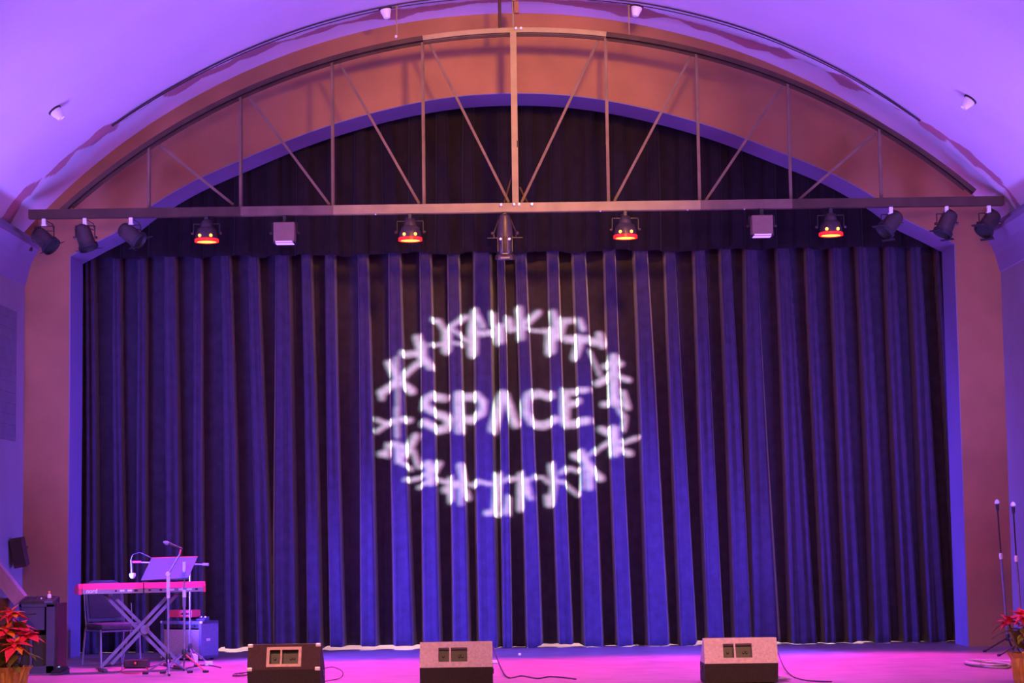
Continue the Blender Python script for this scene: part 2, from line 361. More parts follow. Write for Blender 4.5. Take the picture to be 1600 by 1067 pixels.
PLW = [(px2x(a), px2x(b_), c*k*.82, d*k*.92, 1.0) for a, b_, c, d in PL]
xe = PLW[0][0]
extra = [(-5.62, -5.62, .05, .07, 1), (-5.9, -5.9, .05, .07, 1), (5.78, 5.85, .05, .07, 1), (6.02, 6.05, .04, .05, 1)]
gapw = lambda x, a, b_: max(0.0, min(1.0, (x-a)/.08, (b_-x)/.08))
hem = lambda x: 0.006+0.012*noise.noise(Vector((x*6, 0, 2)))+0.042*(gapw(x, -3.85, -3.1)+gapw(x, -2.5, -1.1)+.8*gapw(x, .22, .85)+gapw(x, 2.2, 2.55)+.8*gapw(x, 3.1, 3.35)+.6*gapw(x, 4.2, 4.4))
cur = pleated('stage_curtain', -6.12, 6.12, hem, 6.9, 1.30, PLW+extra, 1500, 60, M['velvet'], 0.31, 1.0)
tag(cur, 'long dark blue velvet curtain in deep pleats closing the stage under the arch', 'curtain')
random.seed(11)
VP = []; x = -6.0
while x < 6.05:
    VP.append((x, x+random.uniform(-.03, .03), .05, random.uniform(.06, .10), random.uniform(.7, 1))); x += random.uniform(.30, .48)
def vhem(x): return 4.985+0.035*abs(sin(x*3.1+0.6*sin(x*1.7)))+0.02*noise.noise(Vector((x*2, 0, 7)))
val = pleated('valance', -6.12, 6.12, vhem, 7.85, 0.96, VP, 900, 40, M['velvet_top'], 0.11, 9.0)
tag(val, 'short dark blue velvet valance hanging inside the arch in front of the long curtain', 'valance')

# ------------------------------------------------------------------ bowstring truss
TY = -0.9
tr = thing('bowstring_truss', 'curved steel lighting truss hanging inside the arch in front of the curtain', 'truss', (0.05, TY, 5.29))
def L(p): return Vector(p)-Vector((0.05, TY, 5.29))
zb = 5.29
for xa, xb, mm, lab in ((-5.74, -3.22, 'truss', None), (-3.22, -2.12, 'web', None), (-2.12, 2.24, 'truss_pale', 'middle length of the bottom beam, warm light painted into it'), (2.24, 3.33, 'web', None), (3.33, 5.84, 'truss', None)):  # stepped colours paint the warm lamp's falloff along one beam
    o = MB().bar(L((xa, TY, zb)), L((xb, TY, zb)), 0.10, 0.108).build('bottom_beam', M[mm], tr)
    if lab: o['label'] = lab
cz = lambda x: None
c3 = [(-5.33, 5.341), (0.055, 7.43), (5.50, 5.403)]
(x1, y1), (x2, y2), (x3, y3) = c3
A_ = 2*(x2-x1); B_ = 2*(y2-y1); C_ = x2**2+y2**2-x1**2-y1**2; D_ = 2*(x3-x2); E_ = 2*(y3-y2); F_ = x3**2+y3**2-x2**2-y2**2
cx = (C_*E_-F_*B_)/(E_*A_-B_*D_); czc = (C_*D_-A_*F_)/(B_*D_-A_*E_); cr = hypot(x1-cx, y1-czc)
def chz(x): return czc+sqrt(cr*cr-(x-cx)**2)
def arcbar(mb, r0, r1, y0, y1, xa, xb, n=80):
    aa = atan2(sqrt(cr**2-(xa-cx)**2), xa-cx); ab = atan2(sqrt(cr**2-(xb-cx)**2), xb-cx)
    rings = []
    for i in range(n+1):
        t = aa+(ab-aa)*i/n
        rings.append([mb.bm.verts.new(L((cx+r*cos(t), y, czc+r*sin(t)))) for r, y in ((cr+r0, y0), (cr+r1, y0), (cr+r1, y1), (cr+r0, y1))])
    for p, q in zip(rings, rings[1:]):
        for k_ in range(4): mb.bm.faces.new((p[k_], p[(k_+1) % 4], q[(k_+1) % 4], q[k_]))
    mb.bm.faces.new(rings[0]); mb.bm.faces.new(rings[-1][::-1])
for xa, xb, mm in ((-5.35, -1.036, 'truss'), (-1.036, 1.159, 'truss_pale'), (1.159, 5.50, 'truss')):  # pale centre and dark ends paint the same falloff on the chord
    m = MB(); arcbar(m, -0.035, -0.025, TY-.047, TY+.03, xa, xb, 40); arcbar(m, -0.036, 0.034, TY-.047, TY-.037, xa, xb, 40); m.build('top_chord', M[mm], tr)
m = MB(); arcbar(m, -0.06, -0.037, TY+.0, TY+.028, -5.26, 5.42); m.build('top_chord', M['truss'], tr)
webs = [-4.309, -3.216, -2.119, -1.036, 1.159, 2.243, 3.329, 4.405]
for x in webs:
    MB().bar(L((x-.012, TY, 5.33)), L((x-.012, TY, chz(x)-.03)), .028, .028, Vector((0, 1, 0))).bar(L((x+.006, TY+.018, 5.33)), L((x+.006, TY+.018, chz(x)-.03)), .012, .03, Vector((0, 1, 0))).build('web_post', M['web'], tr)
for px, py, qx, qy in [(243,222,365,320),(384,145,515,320),(528,94,655,318),(668,62,795,316),(937,59,815,316),(1080,87,960,314),(1223,134,1102,314),(1368,208,1248,312)]:
    a = at(px, py, TY+.05); b_ = at(qx, qy, TY+.05); a.y = b_.y = TY+.05
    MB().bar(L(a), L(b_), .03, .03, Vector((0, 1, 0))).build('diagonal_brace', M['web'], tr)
for a, b_ in (((802, 268), (788, 316)), ((812, 292), (824, 316))):
    MB().bar(L(at(a[0], a[1], TY+.08)), L(at(b_[0], b_[1], TY+.08)), .02, .02, Vector((0, 1, 0))).build('knee_brace', M['truss'], tr)
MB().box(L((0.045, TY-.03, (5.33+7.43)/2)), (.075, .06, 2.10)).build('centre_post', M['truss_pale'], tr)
MB().box(L((0.08, TY-.062, 6.05)), (.02, .006, .08)).build('name_plate', M['brown_side'], tr)
for px, py in ((783, 320), (803, 319), (811, 319), (831, 319), (806, 44), (814, 44), (619, 57)):
    p = at(px, py, TY-.075); MB().lathe([(.014, -.02), (.02, 0), (.012, .012)], L(p), (0, -1, 0), 10).build('bolt', M['bolt'], tr, smooth=True)
for px in (587, 938, 1074, 1163, 1189):
    p = at(px, 332-px*0.0135+7, TY-.03); MB().lathe([(.011, -.03), (.012, 0), (.006, .012)], L((p.x, TY-.03, 5.235)), (0, 0, -1), 8).build('bolt', M['bolt'], tr, smooth=True)
# hangers down from the vault
def hanger(px, r, m_, lab, y=TY, off=0):
    p = at(px, 44, y); x = p.x; zt = vz(x)-.003
    o = MB().tube([(0, 0, 0), (0, 0, zt-chz(x)-.02)], r, 8).lathe([(r*2.6, zt-chz(x)-.05), (r*2.6, zt-chz(x)-.02)], n=12).build('hanger_rod', m_, None, loc=(x, y, chz(x)+.02))
    return tag(o, lab, 'hanger', 'rods hanging the truss from the vault')
hanger(620, .008, M['truss_pale'], 'thin pale rod left of centre between vault and truss')
hanger(983, .008, M['truss_pale'], 'thin pale rod right of centre between vault and truss')
hanger(781, .02, M['truss'], 'thick dark pipe just left of the centre post, rising from the truss to the vault')
hanger(802, .014, M['truss_pale'], 'bright slender pipe above the centre post, beside the brown clamp')
p = at(807, 12, TY-.03)
tag(MB().box((p.x, p.y, p.z), (.06, .07, .14), bevel=.008).box((p.x-.02, p.y, p.z+.09), (.05, .05, .03)).build('pipe_clamp', M['brown_wall']), 'brown clamp block on the bright pipe above the centre post', 'clamp')
# cables along the vault
CAB = [(-4.73,-0.98),(-3.87,-0.95),(-3.03,-0.97),(-1.83,-0.98),(-1.22,-0.98),(-0.73,-0.97),(0.80,-0.99),(1.65,-1.09),(3.06,-1.17),(4.01,-1.15),(4.84,-1.10)]
for dy, r, lab in ((0, .009, 'thin dark cable following the curve of the vault, the outer of two'), (0.13, .006, 'thinner cable following the curve of the vault, the inner of two')):
    pts = []
    for i in range(121):
        x = -4.75+9.6*i/120; pts.append((x, lerp(CAB, x)+dy*(1-0.7*abs(x/4.8)**3), vz(x)-.018))
    tag(MB().tube(pts, r, 6).build('ceiling_cable', M['cable'] if dy == 0 else M['brown_side']), lab, 'cable', 'cables along the vault')
# lampholders on the vault
def lampholder(x, y, lab):
    z = vz(x); nrm = Vector((VX-x, 0, VZ-z)).normalized()
    t = thing('ceiling_lamp', lab, 'lamp', Vector((x, y, z)), 0, 'white lampholders on the vault')
    MB().lathe([(.078, -.002), (.078, .014), (.070, .02)], (0, 0, 0), nrm, 24).build('base_plate', M['brown_side'], t, smooth=True)
    MB().lathe([(.066, .02), (.064, .05), (.050, .09), (.040, .125), (.036, .13), (.03, .115)], (0, 0, 0), nrm, 24).build('lampholder', M['white'], t, smooth=True)
lampholder(-5.02, -2.81, 'white lampholder on the left flank of the vault')
lampholder(-1.49, -0.86, 'white lampholder near the top of the vault, left of the centre post')
lampholder(1.54, -0.86, 'white lampholder near the top of the vault, right of the centre post')
lampholder(5.04, -2.91, 'white lampholder on the right flank of the vault')

# ------------------------------------------------------------------ stage lamps on the truss
ZB = 5.237
def clamp_yoke(t, body, w_, drop, hook='pale'):
    """clamp at local origin (under the beam), yoke around the body centre"""
    MB().box((0, -.02, -.044), (.045, .05, .084), bevel=.006).box((0, 0, -.08), (.06, .07, .02), bevel=.005).build('clamp', M['white'] if hook == 'pale' else M['blackmetal'], t)
    m = MB(); m.bar((-w_, 0, -.09), (w_, 0, -.09), .03, .008)
    for s in (-1, 1): m.bar((s*w_, 0, -.09), (s*w_, 0, -drop), .03, .008, Vector((1, 0, 0)))
    m.build('yoke', M['blackmetal'], t)
    for s in (-1, 1): MB().lathe([(.018, 0), (.018, .025), (.01, .03)], (s*w_, 0, -drop), (s, 0, 0), 10).build('yoke_knob', M['greymetal'], t, smooth=True)
def par_can(px, py, d, lab, hx=None, big=1.0):
    c = at(px, py, TY); x = hx if hx is not None else c.x
    t = thing('par_can', lab, 'stage light', (c.x, TY, ZB), 0, 'dark par cans on the truss')
    d = Vector(d).normalized(); drop = ZB-c.z+.025
    clamp_yoke(t, None, .115*big, drop)
    cc = Vector((0, 0, -drop)); k = big
    MB().lathe([(.03*k, -.165*k), (.06*k, -.16*k), (.085*k, -.135*k), (.092*k, -.10*k), (.098*k, -.02*k), (.100*k, .10*k)], cc, d, 24).build('lamp_body', M['greymetal'], t, smooth=True)
    MB().lathe([(.100*k, .10*k), (.118*k, .102*k), (.118*k, .15*k), (.108*k, .152*k), (.104*k, .11*k)], cc, d, 24, caps=False).build('front_ring', M['blackmetal'], t, smooth=True)
    MB().lathe([(.103*k, .108*k), (.103*k, .112*k)], cc, d, 24).build('lens', M['jack'], t)
    x_ = d.orthogonal().normalized()
    for s in (-1, 1): MB().bar(cc+d*.155*k+x_*.105*s*k, cc+d*.155*k+x_*.135*s*k, .18*k, .006).build('frame_slot', M['blackmetal'], t)
    m = MB(); pts = [(.02, .02, -.02), (.09, .03, -.06), (.10, .05, -.14), (cc - d*.18*k)]; m.tube(pts, .006, 6); m.build('lamp_cable', M['cable'], t)
par_can(69, 371, (.75, -.30, -.70), 'dark par can at the far left end of the truss')
par_can(133, 368, (.33, -.10, -.9), 'rust-toned par can, second from the left end of the truss')
par_can(205, 364, (.78, -.15, -.62), 'dark par can over the left edge of the opening, third from the left end')
par_can(1392, 346, (-.62, -.2, -.75), 'grey par can over the right edge of the opening, third from the right end')
par_can(1479, 346, (-.42, -.1, -.9), 'grey par can with a bright bolt, second from the right end of the truss')
par_can(1545, 345, (-.55, -.3, -.72), 'dark par can with tangled cable at the far right end of the truss')
def led_par(px, py, lab):
    c = at(px, py, TY)
    t = thing('led_par', lab, 'stage light', (c.x, TY, ZB), 0, 'glowing red led lamps on the truss')
    drop = ZB-c.z
    clamp_yoke(t, None, .155, drop+.02, 'dark')
    MB().lathe([(.04, .145), (.055, .135), (.075, .08), (.085, .03)], (0, 0, -drop), (0, 0, 1), 20).build('rear_can', M['greymetal'], t, smooth=True)
    MB().lathe([(.085, .05), (.11, .03), (.128, -.03), (.134, -.085), (.134, -.115), (.126, -.115), (.12, -.08), (.10, .0), (.04, .02)], (0, 0, -drop), (0, 0, 1), 28, caps=False).build('lamp_body', M['greymetal'], t, smooth=True)
    MB().lathe([(.118, -.112), (.118, -.118), (.09, -.124)], (0, 0, -drop), (0, 0, 1), 28).build('lens', M['red_lens'], t, smooth=True)
    MB().lathe([(.135, -.088), (.142, -.092), (.142, -.125), (.118, -.128), (.118, -.12), (.136, -.118)], (0, 0, -drop), (0, 0, 1), 28, caps=False).build('rim_glow', M['red_ring'], t, smooth=True)
    for s in (-1, 1):
        MB().lathe([(.002, .016), (.016, .012), (.018, -.006), (.01, -.012)], (s*.066, -.118, -drop-.06), (0, -1, .15), 12).build('vent_glow', M['red_lens'], t, smooth=True)
    m = MB(); m.tube([(.02, 0, -.02), (-.05, .02, -.05), (-.03, .03, -drop+.17)], .006, 6); m.build('lamp_cable', M['cable'], t)
    l = bpy.data.lights.new('red_led_beam', 'SPOT'); l.energy = 3300; l.color = (0.9, 0.035, 0.46); l.spot_size = radians(56); l.spot_blend = 0.7; l.shadow_soft_size = .09
    o = bpy.data.objects.new('red_led_beam', l); COL.objects.link(o); aim(o, (c.x, TY-.02, c.z-.14), (c.x*(0.88 if c.x < 0 else 1.05), TY-2.1, 0))
led_par(323, 362, 'red glowing led lamp farthest left on the truss')
led_par(641, 360, 'red glowing led lamp left of the long spotlight at the centre')
led_par(977, 356, 'red glowing led lamp right of the long spotlight at the centre')
led_par(1298, 352, 'red glowing led lamp farthest right on the truss')
def flood(px, py, lab):
    c = at(px, py, TY); drop = ZB-c.z
    t = thing('flood_lamp', lab, 'stage light', (c.x, TY, ZB), 0, 'square flood lamps on the truss')
    clamp_yoke(t, None, .15, drop, 'dark')
    MB().box((0, 0, -drop), (.25, .20, .235), bevel=.008).build('lamp_body', M['pale_box'], t)
    MB().box((0, 0, -drop-.122), (.262, .212, .012)).build('front_frame', M['blackmetal'], t)
    MB().box((0, 0, -drop-.1285), (.21, .17, .006)).build('lens', M['violet_lens'], t); MB().box((0, -.106, -drop-.117), (.20, .006, .016)).build('lens', M['violet_lens'], t)
    l = bpy.data.lights.new('violet_flood_beam', 'SPOT'); l.energy = 1800; l.color = (0.4, 0.06, 1.0); l.spot_size = radians(70); l.spot_blend = 0.8; l.shadow_soft_size = .1
    o = bpy.data.objects.new('violet_flood_beam', l); COL.objects.link(o); aim(o, (c.x, TY, c.z-.16), (c.x*1.1, TY-2.0, 0))
flood(445, 364, 'square pale flood lamp in the left half of the truss')
flood(1190, 353, 'square pale flood lamp in the right half of the truss')
def ellipsoidal(px, py, lab):
    c = at(px, py, TY); drop = ZB-c.z; cc = Vector((0, 0, -drop)); d = Vector((0, .12, -1)).normalized()
    t = thing('ellipsoidal_spotlight', lab, 'stage light', (c.x, TY, ZB))
    MB().box((0, -.03, -.044), (.05, .03, .08), bevel=.006).box((0, 0, -.065), (.10, .05, .03), bevel=.008).build('clamp', M['blackmetal'], t)
    MB().lathe([(.03, -.27), (.055, -.26), (.072, -.21), (.085, -.13), (.092, -.06), (.094, .0)], cc, d, 24).build('lamp_house', M['greymetal'], t, smooth=True)
    MB().lathe([(.086, 0), (.086, .15), (.082, .19), (.078, .20)], cc, d, 24).build('lens_barrel', M['greymetal'], t, smooth=True)
    MB().lathe([(.078, .19), (.115, .22), (.122, .245), (.118, .27), (.10, .275), (.09, .26)], cc, d, 8, caps=False).build('colour_frame_holder', M['greymetal'], t)
    MB().lathe([(.08, .262), (.08, .268)], cc, d, 24).build('lens', M['chrome'], t)
    for s in (-1, 1):
        m = MB(); m.tube([(s*.02, -.02, -.07), (s*.075, -.02, -.10), (s*.11, -.02, -.19), (s*.135, -.02, -.245), (s*.13, -.02, -drop-.01)], .008, 6); m.build('yoke_arm', M['greymetal'], t, smooth=True)
        MB().lathe([(.014, 0), (.02, .015), (.02, .03), (.006, .035)], (s*.13, -.02, -drop-.06+.1), (s, 0, 0), 10).build('yoke_knob', M['greymetal'], t, smooth=True)
        MB().box((s*.145, -.02, -drop-.015), (.13, .03, .006)).build('shutter_handle', M['greymetal'], t)
        MB().lathe([(.02, 0), (.022, .01), (.012, .02)], (s*.052, -.09, -drop-.04), (0, -1, 0), 12).build('barrel_knob', M['chrome'], t, smooth=True)
        for q in (0.03, .085):
            MB().bar(cc+Vector((s*q, -.088 if q < .05 else -.03, .02)), cc+Vector((s*q, -.088 if q < .05 else -.03, -.18)), .008, .01, Vector((0, 1, 0))).build('barrel_rib', M['greymetal'], t)
    MB().box(cc+Vector((0, -.10, -.215)), (.075, .01, .014)).build('front_clip', M['truss_pale'], t); MB().box(cc+Vector((0, -.118, -.265)), (.11, .01, .02)).build('front_clip', M['truss_pale'], t)
ellipsoidal(789, 370, 'long grey ellipsoidal spotlight hanging at the centre of the truss')

# ------------------------------------------------------------------ the gobo projector in the hall (letters and dancing figures)
A0, B0, C0, D0 = (570, 460), (790, 460), (570, 640), (790, 640)
ST = []
def S(o, r, *pts):
    P_ = [(o[0]+pts[i]/5.617, o[1]+pts[i+1]/5.617) for i in range(0, len(pts), 2)]
    for p, q in zip(P_, P_[1:]): ST.append((p[0], p[1], q[0], q[1], r/5.617))
S(A0,24,205,590,280,740);S(A0,16,280,560,282,760);S(A0,32,300,760,150,850);S(A0,34,290,750,415,835);S(A0,24,340,710,460,600);S(A0,14,290,800,290,1067);S(A0,22,150,850,155,900)
S(A0,30,460,370,515,560);S(A0,26,325,520,470,505);S(A0,30,500,540,575,640);S(A0,34,505,450,505,590)
S(A0,20,600,225,650,220,710,320);S(A0,38,720,330,720,480);S(A0,20,740,300,890,185);S(A0,13,570,450,680,420);S(A0,16,780,320,900,400);S(A0,14,780,430,860,440)
S(A0,30,965,150,940,300);S(A0,40,950,300,950,510);S(A0,20,990,190,1040,290);S(A0,24,950,350,1130,340)
S(A0,24,1120,170,1130,260,1180,300);S(A0,40,1180,300,1185,400);S(A0,34,1260,220,1280,290);S(A0,16,1180,300,1260,250)
S(B0,28,120,130,140,380);S(B0,24,150,280,290,150);S(B0,13,60,290,300,310)
S(B0,24,420,160,440,300);S(B0,24,500,230,570,220);S(B0,36,500,230,460,370);S(B0,44,400,340,395,490);S(B0,22,340,310,450,330)
S(B0,22,650,230,680,310);S(B0,32,540,380,820,410);S(B0,34,660,400,610,540);S(B0,26,820,340,850,440);S(B0,13,740,500,830,700)
S(B0,38,950,560,950,950);S(B0,24,870,620,1010,600);S(B0,28,810,770,950,700);S(B0,22,950,700,1080,740);S(B0,24,1030,850,1070,980);S(B0,26,860,950,1060,950);S(B0,14,970,980,1050,1060)
S(C0,17,280,0,285,240);S(C0,18,110,75,200,115);S(C0,18,200,115,110,180);S(C0,24,200,115,400,80)
S(C0,28,450,220,390,340);S(C0,22,210,300,380,340);S(C0,26,145,375,200,370);S(C0,20,290,300,290,460);S(C0,30,390,340,300,440);S(C0,17,430,350,470,480);S(C0,18,320,470,410,510);S(C0,15,200,290,200,400)
S(C0,13,470,490,560,500);S(C0,34,560,480,580,640);S(C0,24,660,460,570,600);S(C0,16,350,620,560,570);S(C0,16,480,670,560,640)
S(C0,16,640,600,760,640);S(C0,30,840,500,870,640);S(C0,22,750,600,760,790);S(C0,30,710,690,870,640);S(C0,28,850,640,905,760);S(C0,18,840,640,840,830);S(C0,14,920,640,980,660)
S(C0,16,980,630,1110,660);S(C0,34,1170,580,1150,890);S(C0,26,1070,910,1180,900);S(C0,16,1200,640,1290,590);S(C0,22,1260,770,1240,910)
S(D0,14,0,620,130,580);S(D0,22,20,800,20,900);S(D0,24,130,560,130,860);S(D0,26,170,620,200,740);S(D0,22,130,680,220,780);S(D0,13,200,630,270,580,330,580,380,630)
S(D0,24,400,480,420,620);S(D0,26,430,620,400,820);S(D0,18,360,750,370,820);S(D0,16,480,560,560,500,640,530);S(D0,14,420,640,520,640,640,740)
S(D0,28,600,390,700,430);S(D0,32,660,380,740,520);S(D0,24,740,500,740,690);S(D0,12,690,500,680,700);S(D0,30,740,510,835,590);S(D0,14,740,400,850,310);S(D0,18,850,310,930,260)
S(D0,28,840,160,920,200);S(D0,40,950,180,960,380);S(D0,18,1010,290,1150,235);S(D0,28,960,340,1090,370);S(D0,16,1000,20,1050,80,1030,170)
S(A0,32,700,900,610,885,535,925,530,990,600,1030,690,1050,742,1100,725,1160,630,1182,520,1125)
S(A0,40,825,890,832,1190);S(A0,32,825,890,980,890,1040,950,1030,1040,950,1090,840,1085)
S(A0,40,1210,880,1125,1180);S(A0,33,1235,880,1325,1130)
S(B0,33,400,890,290,855,200,885,178,960,182,1050,230,1125,330,1140,435,1100)
S(B0,40,520,860,522,1120);S(B0,24,520,850,715,842);S(B0,26,520,960,640,940);S(B0,32,520,1132,722,1112)
def gobo():
    Lp = Vector((0.25, -20.5, 3.55)); PD = 0.45; YC = 1.08
    t = thing('gobo_projector', 'black projector in the hall throwing the word SPACE on the curtain', 'projector', Lp)
    verts = []; faces = []
    def to_plate(px, py):
        q = at(px, py, YC); k_ = PD/(q.y-Lp.y); return Vector(((q.x-Lp.x)*k_, PD, (q.z-Lp.z)*k_))
    X0, X1, Y0, Y1, st = 575, 1015, 465, 825, 1.25
    rows = int((Y1-Y0)/st)
    bbs = [(min(a, c)-r, max(a, c)+r, min(b, d)-r, max(b, d)+r, a, b, c, d, r) for a, b, c, d, r in ST]
    def quad(xa, xb, ya, yb):
        i = len(verts)
        for xx, yy in ((xa, ya), (xb, ya), (xb, yb), (xa, yb)): verts.append(to_plate(xx, yy))
        faces.append((i, i+1, i+2, i+3))
    for j in range(rows):
        y = Y0+(j+.5)*st; act = [b for b in bbs if b[2] <= y <= b[3]]
        iv = []
        for (_, _, _, _, a, b, c, d, r) in act:       # span of this capsule on the scan line
            dx, dy = c-a, d-b; LL = dx*dx+dy*dy
            lo = 1e9; hi = -1e9
            n_ = 14
            for q in range(n_+1):
                u = q/n_; cx_, cy_ = a+dx*u, b+dy*u
                h = r*r-(y-cy_)**2
                if h > 0: h = sqrt(h); lo = min(lo, cx_-h); hi = max(hi, cx_+h)
            if hi > lo: iv.append((lo, hi))
        iv.sort(); mer = []
        for a, b in iv:
            if mer and a <= mer[-1][1]: mer[-1][1] = max(mer[-1][1], b)
            else: mer.append([a, b])
        cur_ = X0
        for a, b in mer:
            if a > cur_: quad(cur_, a, Y0+j*st, Y0+(j+1)*st)
            cur_ = max(cur_, b)
        quad(cur_, X1, Y0+j*st, Y0+(j+1)*st)
    quad(100, X0, -100, 1400); quad(X1, 1500, -100, 1400); quad(X0, X1, -100, Y0); quad(X0, X1, Y0+rows*st, 1400)
    mesh_obj('gobo', verts, faces, M['blackmetal'], t)
    ctr = to_plate(795, 645); d = ctr.normalized()
    MB().lathe([(.10, -.12), (.13, -.05), (.135, .44), (.14, .58), (.13, .58), (.125, .44), (.12, -.04)], (0, 0, 0), d, 24, caps=False).lathe([(.10, -.121), (.10, -.118)], (0, 0, 0), d, 24).build('lamp_house', M['blackmetal'], t, smooth=True)
    m = MB(); m.bar((-.17, 0, .2), (.17, 0, .2), .04, .01)
    for s in (-1, 1): m.bar((s*.17, 0, .2), (s*.17, 0, 0), .04, .01, Vector((1, 0, 0)))
    m.build('yoke', M['blackmetal'], t)
    tgt = at(795, 645, YC)
    for dx, colr, pw in ((-.0004, (1.0, 0.55, 0.66), 1.0), (.0004, (0.66, 0.88, 0.66), 1.0)):
        spot('gobo_beam', (Lp.x+dx, Lp.y, Lp.z), tgt, 145000*pw, colr, 17, 0.1, 0.0007)
gobo()

# ------------------------------------------------------------------ floor monitors
def wedge(px0, px1, pytop, lab, covering, framed=False, corners=False, Y=-5.65):
    a = at(px0, pytop, Y+.1); b_ = at(px1, pytop, Y+.1); W = b_.x-a.x; cxx = (a.x+b_.x)/2
    HT = 0.425
    t = thing('floor_monitor', lab, 'speaker', (cxx, Y, 0), 0, 'wedge floor monitors along the front of the stage')
    prof = [(.06, 0.012), (0.0, .195), (.10, HT), (.20, HT), (.52, .16), (.52, 0.012)]
    # body with a recess for the connectors in the upper rear face
    A_, B2 = Vector((0, 0, .195)), Vector((0, .10, HT))
    m = MB(); hw = W/2
    fr = lambda p, q, t_: Vector((t_, p, q))
    m.prism([(.06, .012), (.003, .192), (.50, .192), (.52, .16), (.52, .012)], -hw, hw, fr); m.build('lower_body', M['black_panel'], t)
    # upper body pieces around the cup
    n_ = Vector((0, .10, HT-.195)).normalized()                   # up along the face
    L_ = (B2-A_).length; inn = Vector((0, n_.z, -n_.y))            # into the body
    cw, c0, c1 = (.135 if not framed else .135), .055, .195        # cup half width, from, to
    cupx = -.03 if not framed else .0
    ft = lambda x, u, d_: A_+Vector((x, 0, 0))+n_*u+inn*d_
    th = .06
    m = MB()
    def slab(x0, x1, u0, u1, d0=0, d1=th):
        m.box(ft((x0+x1)/2, (u0+u1)/2, (d0+d1)/2), (x1-x0, d1-d0, u1-u0), Matrix((Vector((1, 0, 0)), inn, n_)).transposed())
    slab(-hw, cupx-cw, 0, L_); slab(cupx+cw, hw, 0, L_); slab(cupx-cw, cupx+cw, 0, c0); slab(cupx-cw, cupx+cw, c1, L_)
    m.prism([(.075, .195), (.155, HT-.003), (.20, HT-.003), (.50, .19)], -hw, hw, fr)
    m.build('rear_panel', M[covering], t)
    m = MB(); e = .028
    for args in ((cupx-cw-e, cupx+cw+e, c1, c1+e), (cupx-cw-e, cupx+cw+e, c0-e, c0), (cupx-cw-e, cupx-cw, c0, c1), (cupx+cw, cupx+cw+e, c0, c1), (cupx-.035, cupx-.018, c0, c1)):
        slab(*args, -.006 if framed else -.002, .008)
    m.build('cup_frame', M['frame_tan'] if framed else M[covering], t)
    m = MB(); slab(cupx-cw, cupx+cw, c0, c1, .052, .058); m.build('jack_plate', M['jack'], t)
    for x in (cupx-.09, cupx-.07+.13, cupx+.09):
        MB().lathe([(.014, 0), (.014, .012), (.008, .014)], ft(x, (c0+c1)/2, .052), -inn, 10).build('jack_socket', M['blackmetal'], t)
    g = MB(); g.prism([(.205, HT-.02), (.212, HT+.0), (.528, .165), (.515, .150)], -hw+.02, hw-.02, fr); g.build('front_grille', M['blackmetal'], t)
    for s in (-1, 1):
        g = MB(); g.box((s*(hw+.004), .30, .14), (.012, .10, .05), bevel=.004); g.build('handle', M['blackmetal'], t)
        if corners:
            for (yy, zz) in ((.095, HT-.01), (.008, .20)):
                MB().box((s*(hw-.022), yy, zz), (.05, .03, .035), bevel=.008).build('corner_cap', M['bolt'], t)
        for yy in (.1, .48): MB().lathe([(.018, 0), (.02, .014)], (s*(hw-.05), yy, 0), (0, 0, 1), 10).build('rubber_foot', M['cable'], t)
    return t
wedge(388, 501, 999, 'brown wedge monitor with a tan framed socket cup, left of the three', 'carpet_brown', True, True)
wedge(656, 769, 998, 'grey-pink wedge monitor in the middle of the stage front', 'carpet_grey')
wedge(1099, 1213, 993, 'grey-pink wedge monitor to the right of centre with cables before it', 'carpet_grey')

# ------------------------------------------------------------------ cables on the floor
def cable(name, lab, pts, r=.006, m_='cable', n=6):
    P_ = [Vector(p) for p in pts]; out = []
    for i in range(len(P_)-1):
        p0 = P_[max(i-1, 0)]; p1 = P_[i]; p2 = P_[i+1]; p3 = P_[min(i+2, len(P_)-1)]
        for k_ in range(6):
            t = k_/6; out.append(0.5*((2*p1)+(-p0+p2)*t+(2*p0-5*p1+4*p2-p3)*t*t+(-p0+3*p1-3*p2+p3)*t**3))
    out.append(P_[-1])
    return tag(MB().tube(out, r, n).build(name, M[m_], smooth=True), lab, 'cable')
def fl(px, py):   # floor point seen at (px, py)
    r = at(px, py, 0)-CAM; return CAM+r*(-CAM.z/r.z)
def fz(px, py, z=.007): p = fl(px, py); p.z = z; return p
def coil(px, py, rx, ry, turns, seed, z0=.008):
    random.seed(seed); c = fl(px, py); out = []
    for i in range(int(turns*9)):
        a = i*2*pi/9; k_ = random.uniform(.6, 1.05)
        out.append((c.x+rx*k_*cos(a), c.y+ry*k_*sin(a), z0+.012*random.random()+.004*i/9))
    return out
cable('floor_cable', 'loose tangle of dark cable heaped in front of the right wedge monitor', coil(1180, 1064, .34, .25, 6, 3), .008, 'cable_pale')
cable('floor_cable', 'cable running down to the floor from the right wedge monitor toward the front', [fz(1214, 1036, .16), fz(1224, 1048, .05), fz(1236, 1056), fz(1250, 1062), fz(1270, 1065), fz(1300, 1066)], .006)
cable('floor_cable', 'red-lit cable running right from the middle wedge monitor', [fz(771, 1040, .2), fz(783, 1052, .05), fz(795, 1060), fz(815, 1057), fz(840, 1061), fz(862, 1058), fz(900, 1062)], .008, 'cable')
cable('floor_cable', 'coiled cable beside the left wedge monitor', coil(380, 1056, .10, .35, 2, 5), .005)
cable('floor_cable', 'looped cable on the floor right of the left wedge monitor', [fz(503, 1046), fz(520, 1043), fz(535, 1050), fz(532, 1060), fz(515, 1064), fz(504, 1066)], .004)
cable('floor_cable', 'pale tangle of cable on the floor before the right pillar', coil(1548, 1040, .26, .55, 5, 9), .012, 'cable_pale')
cable('floor_cable', 'blue-lit cable trailing left along the floor before the right pillar', [fz(1508, 1036), fz(1530, 1034), fz(1550, 1037), fz(1572, 1033), fz(1590, 1036)], .014, 'cable_pale')
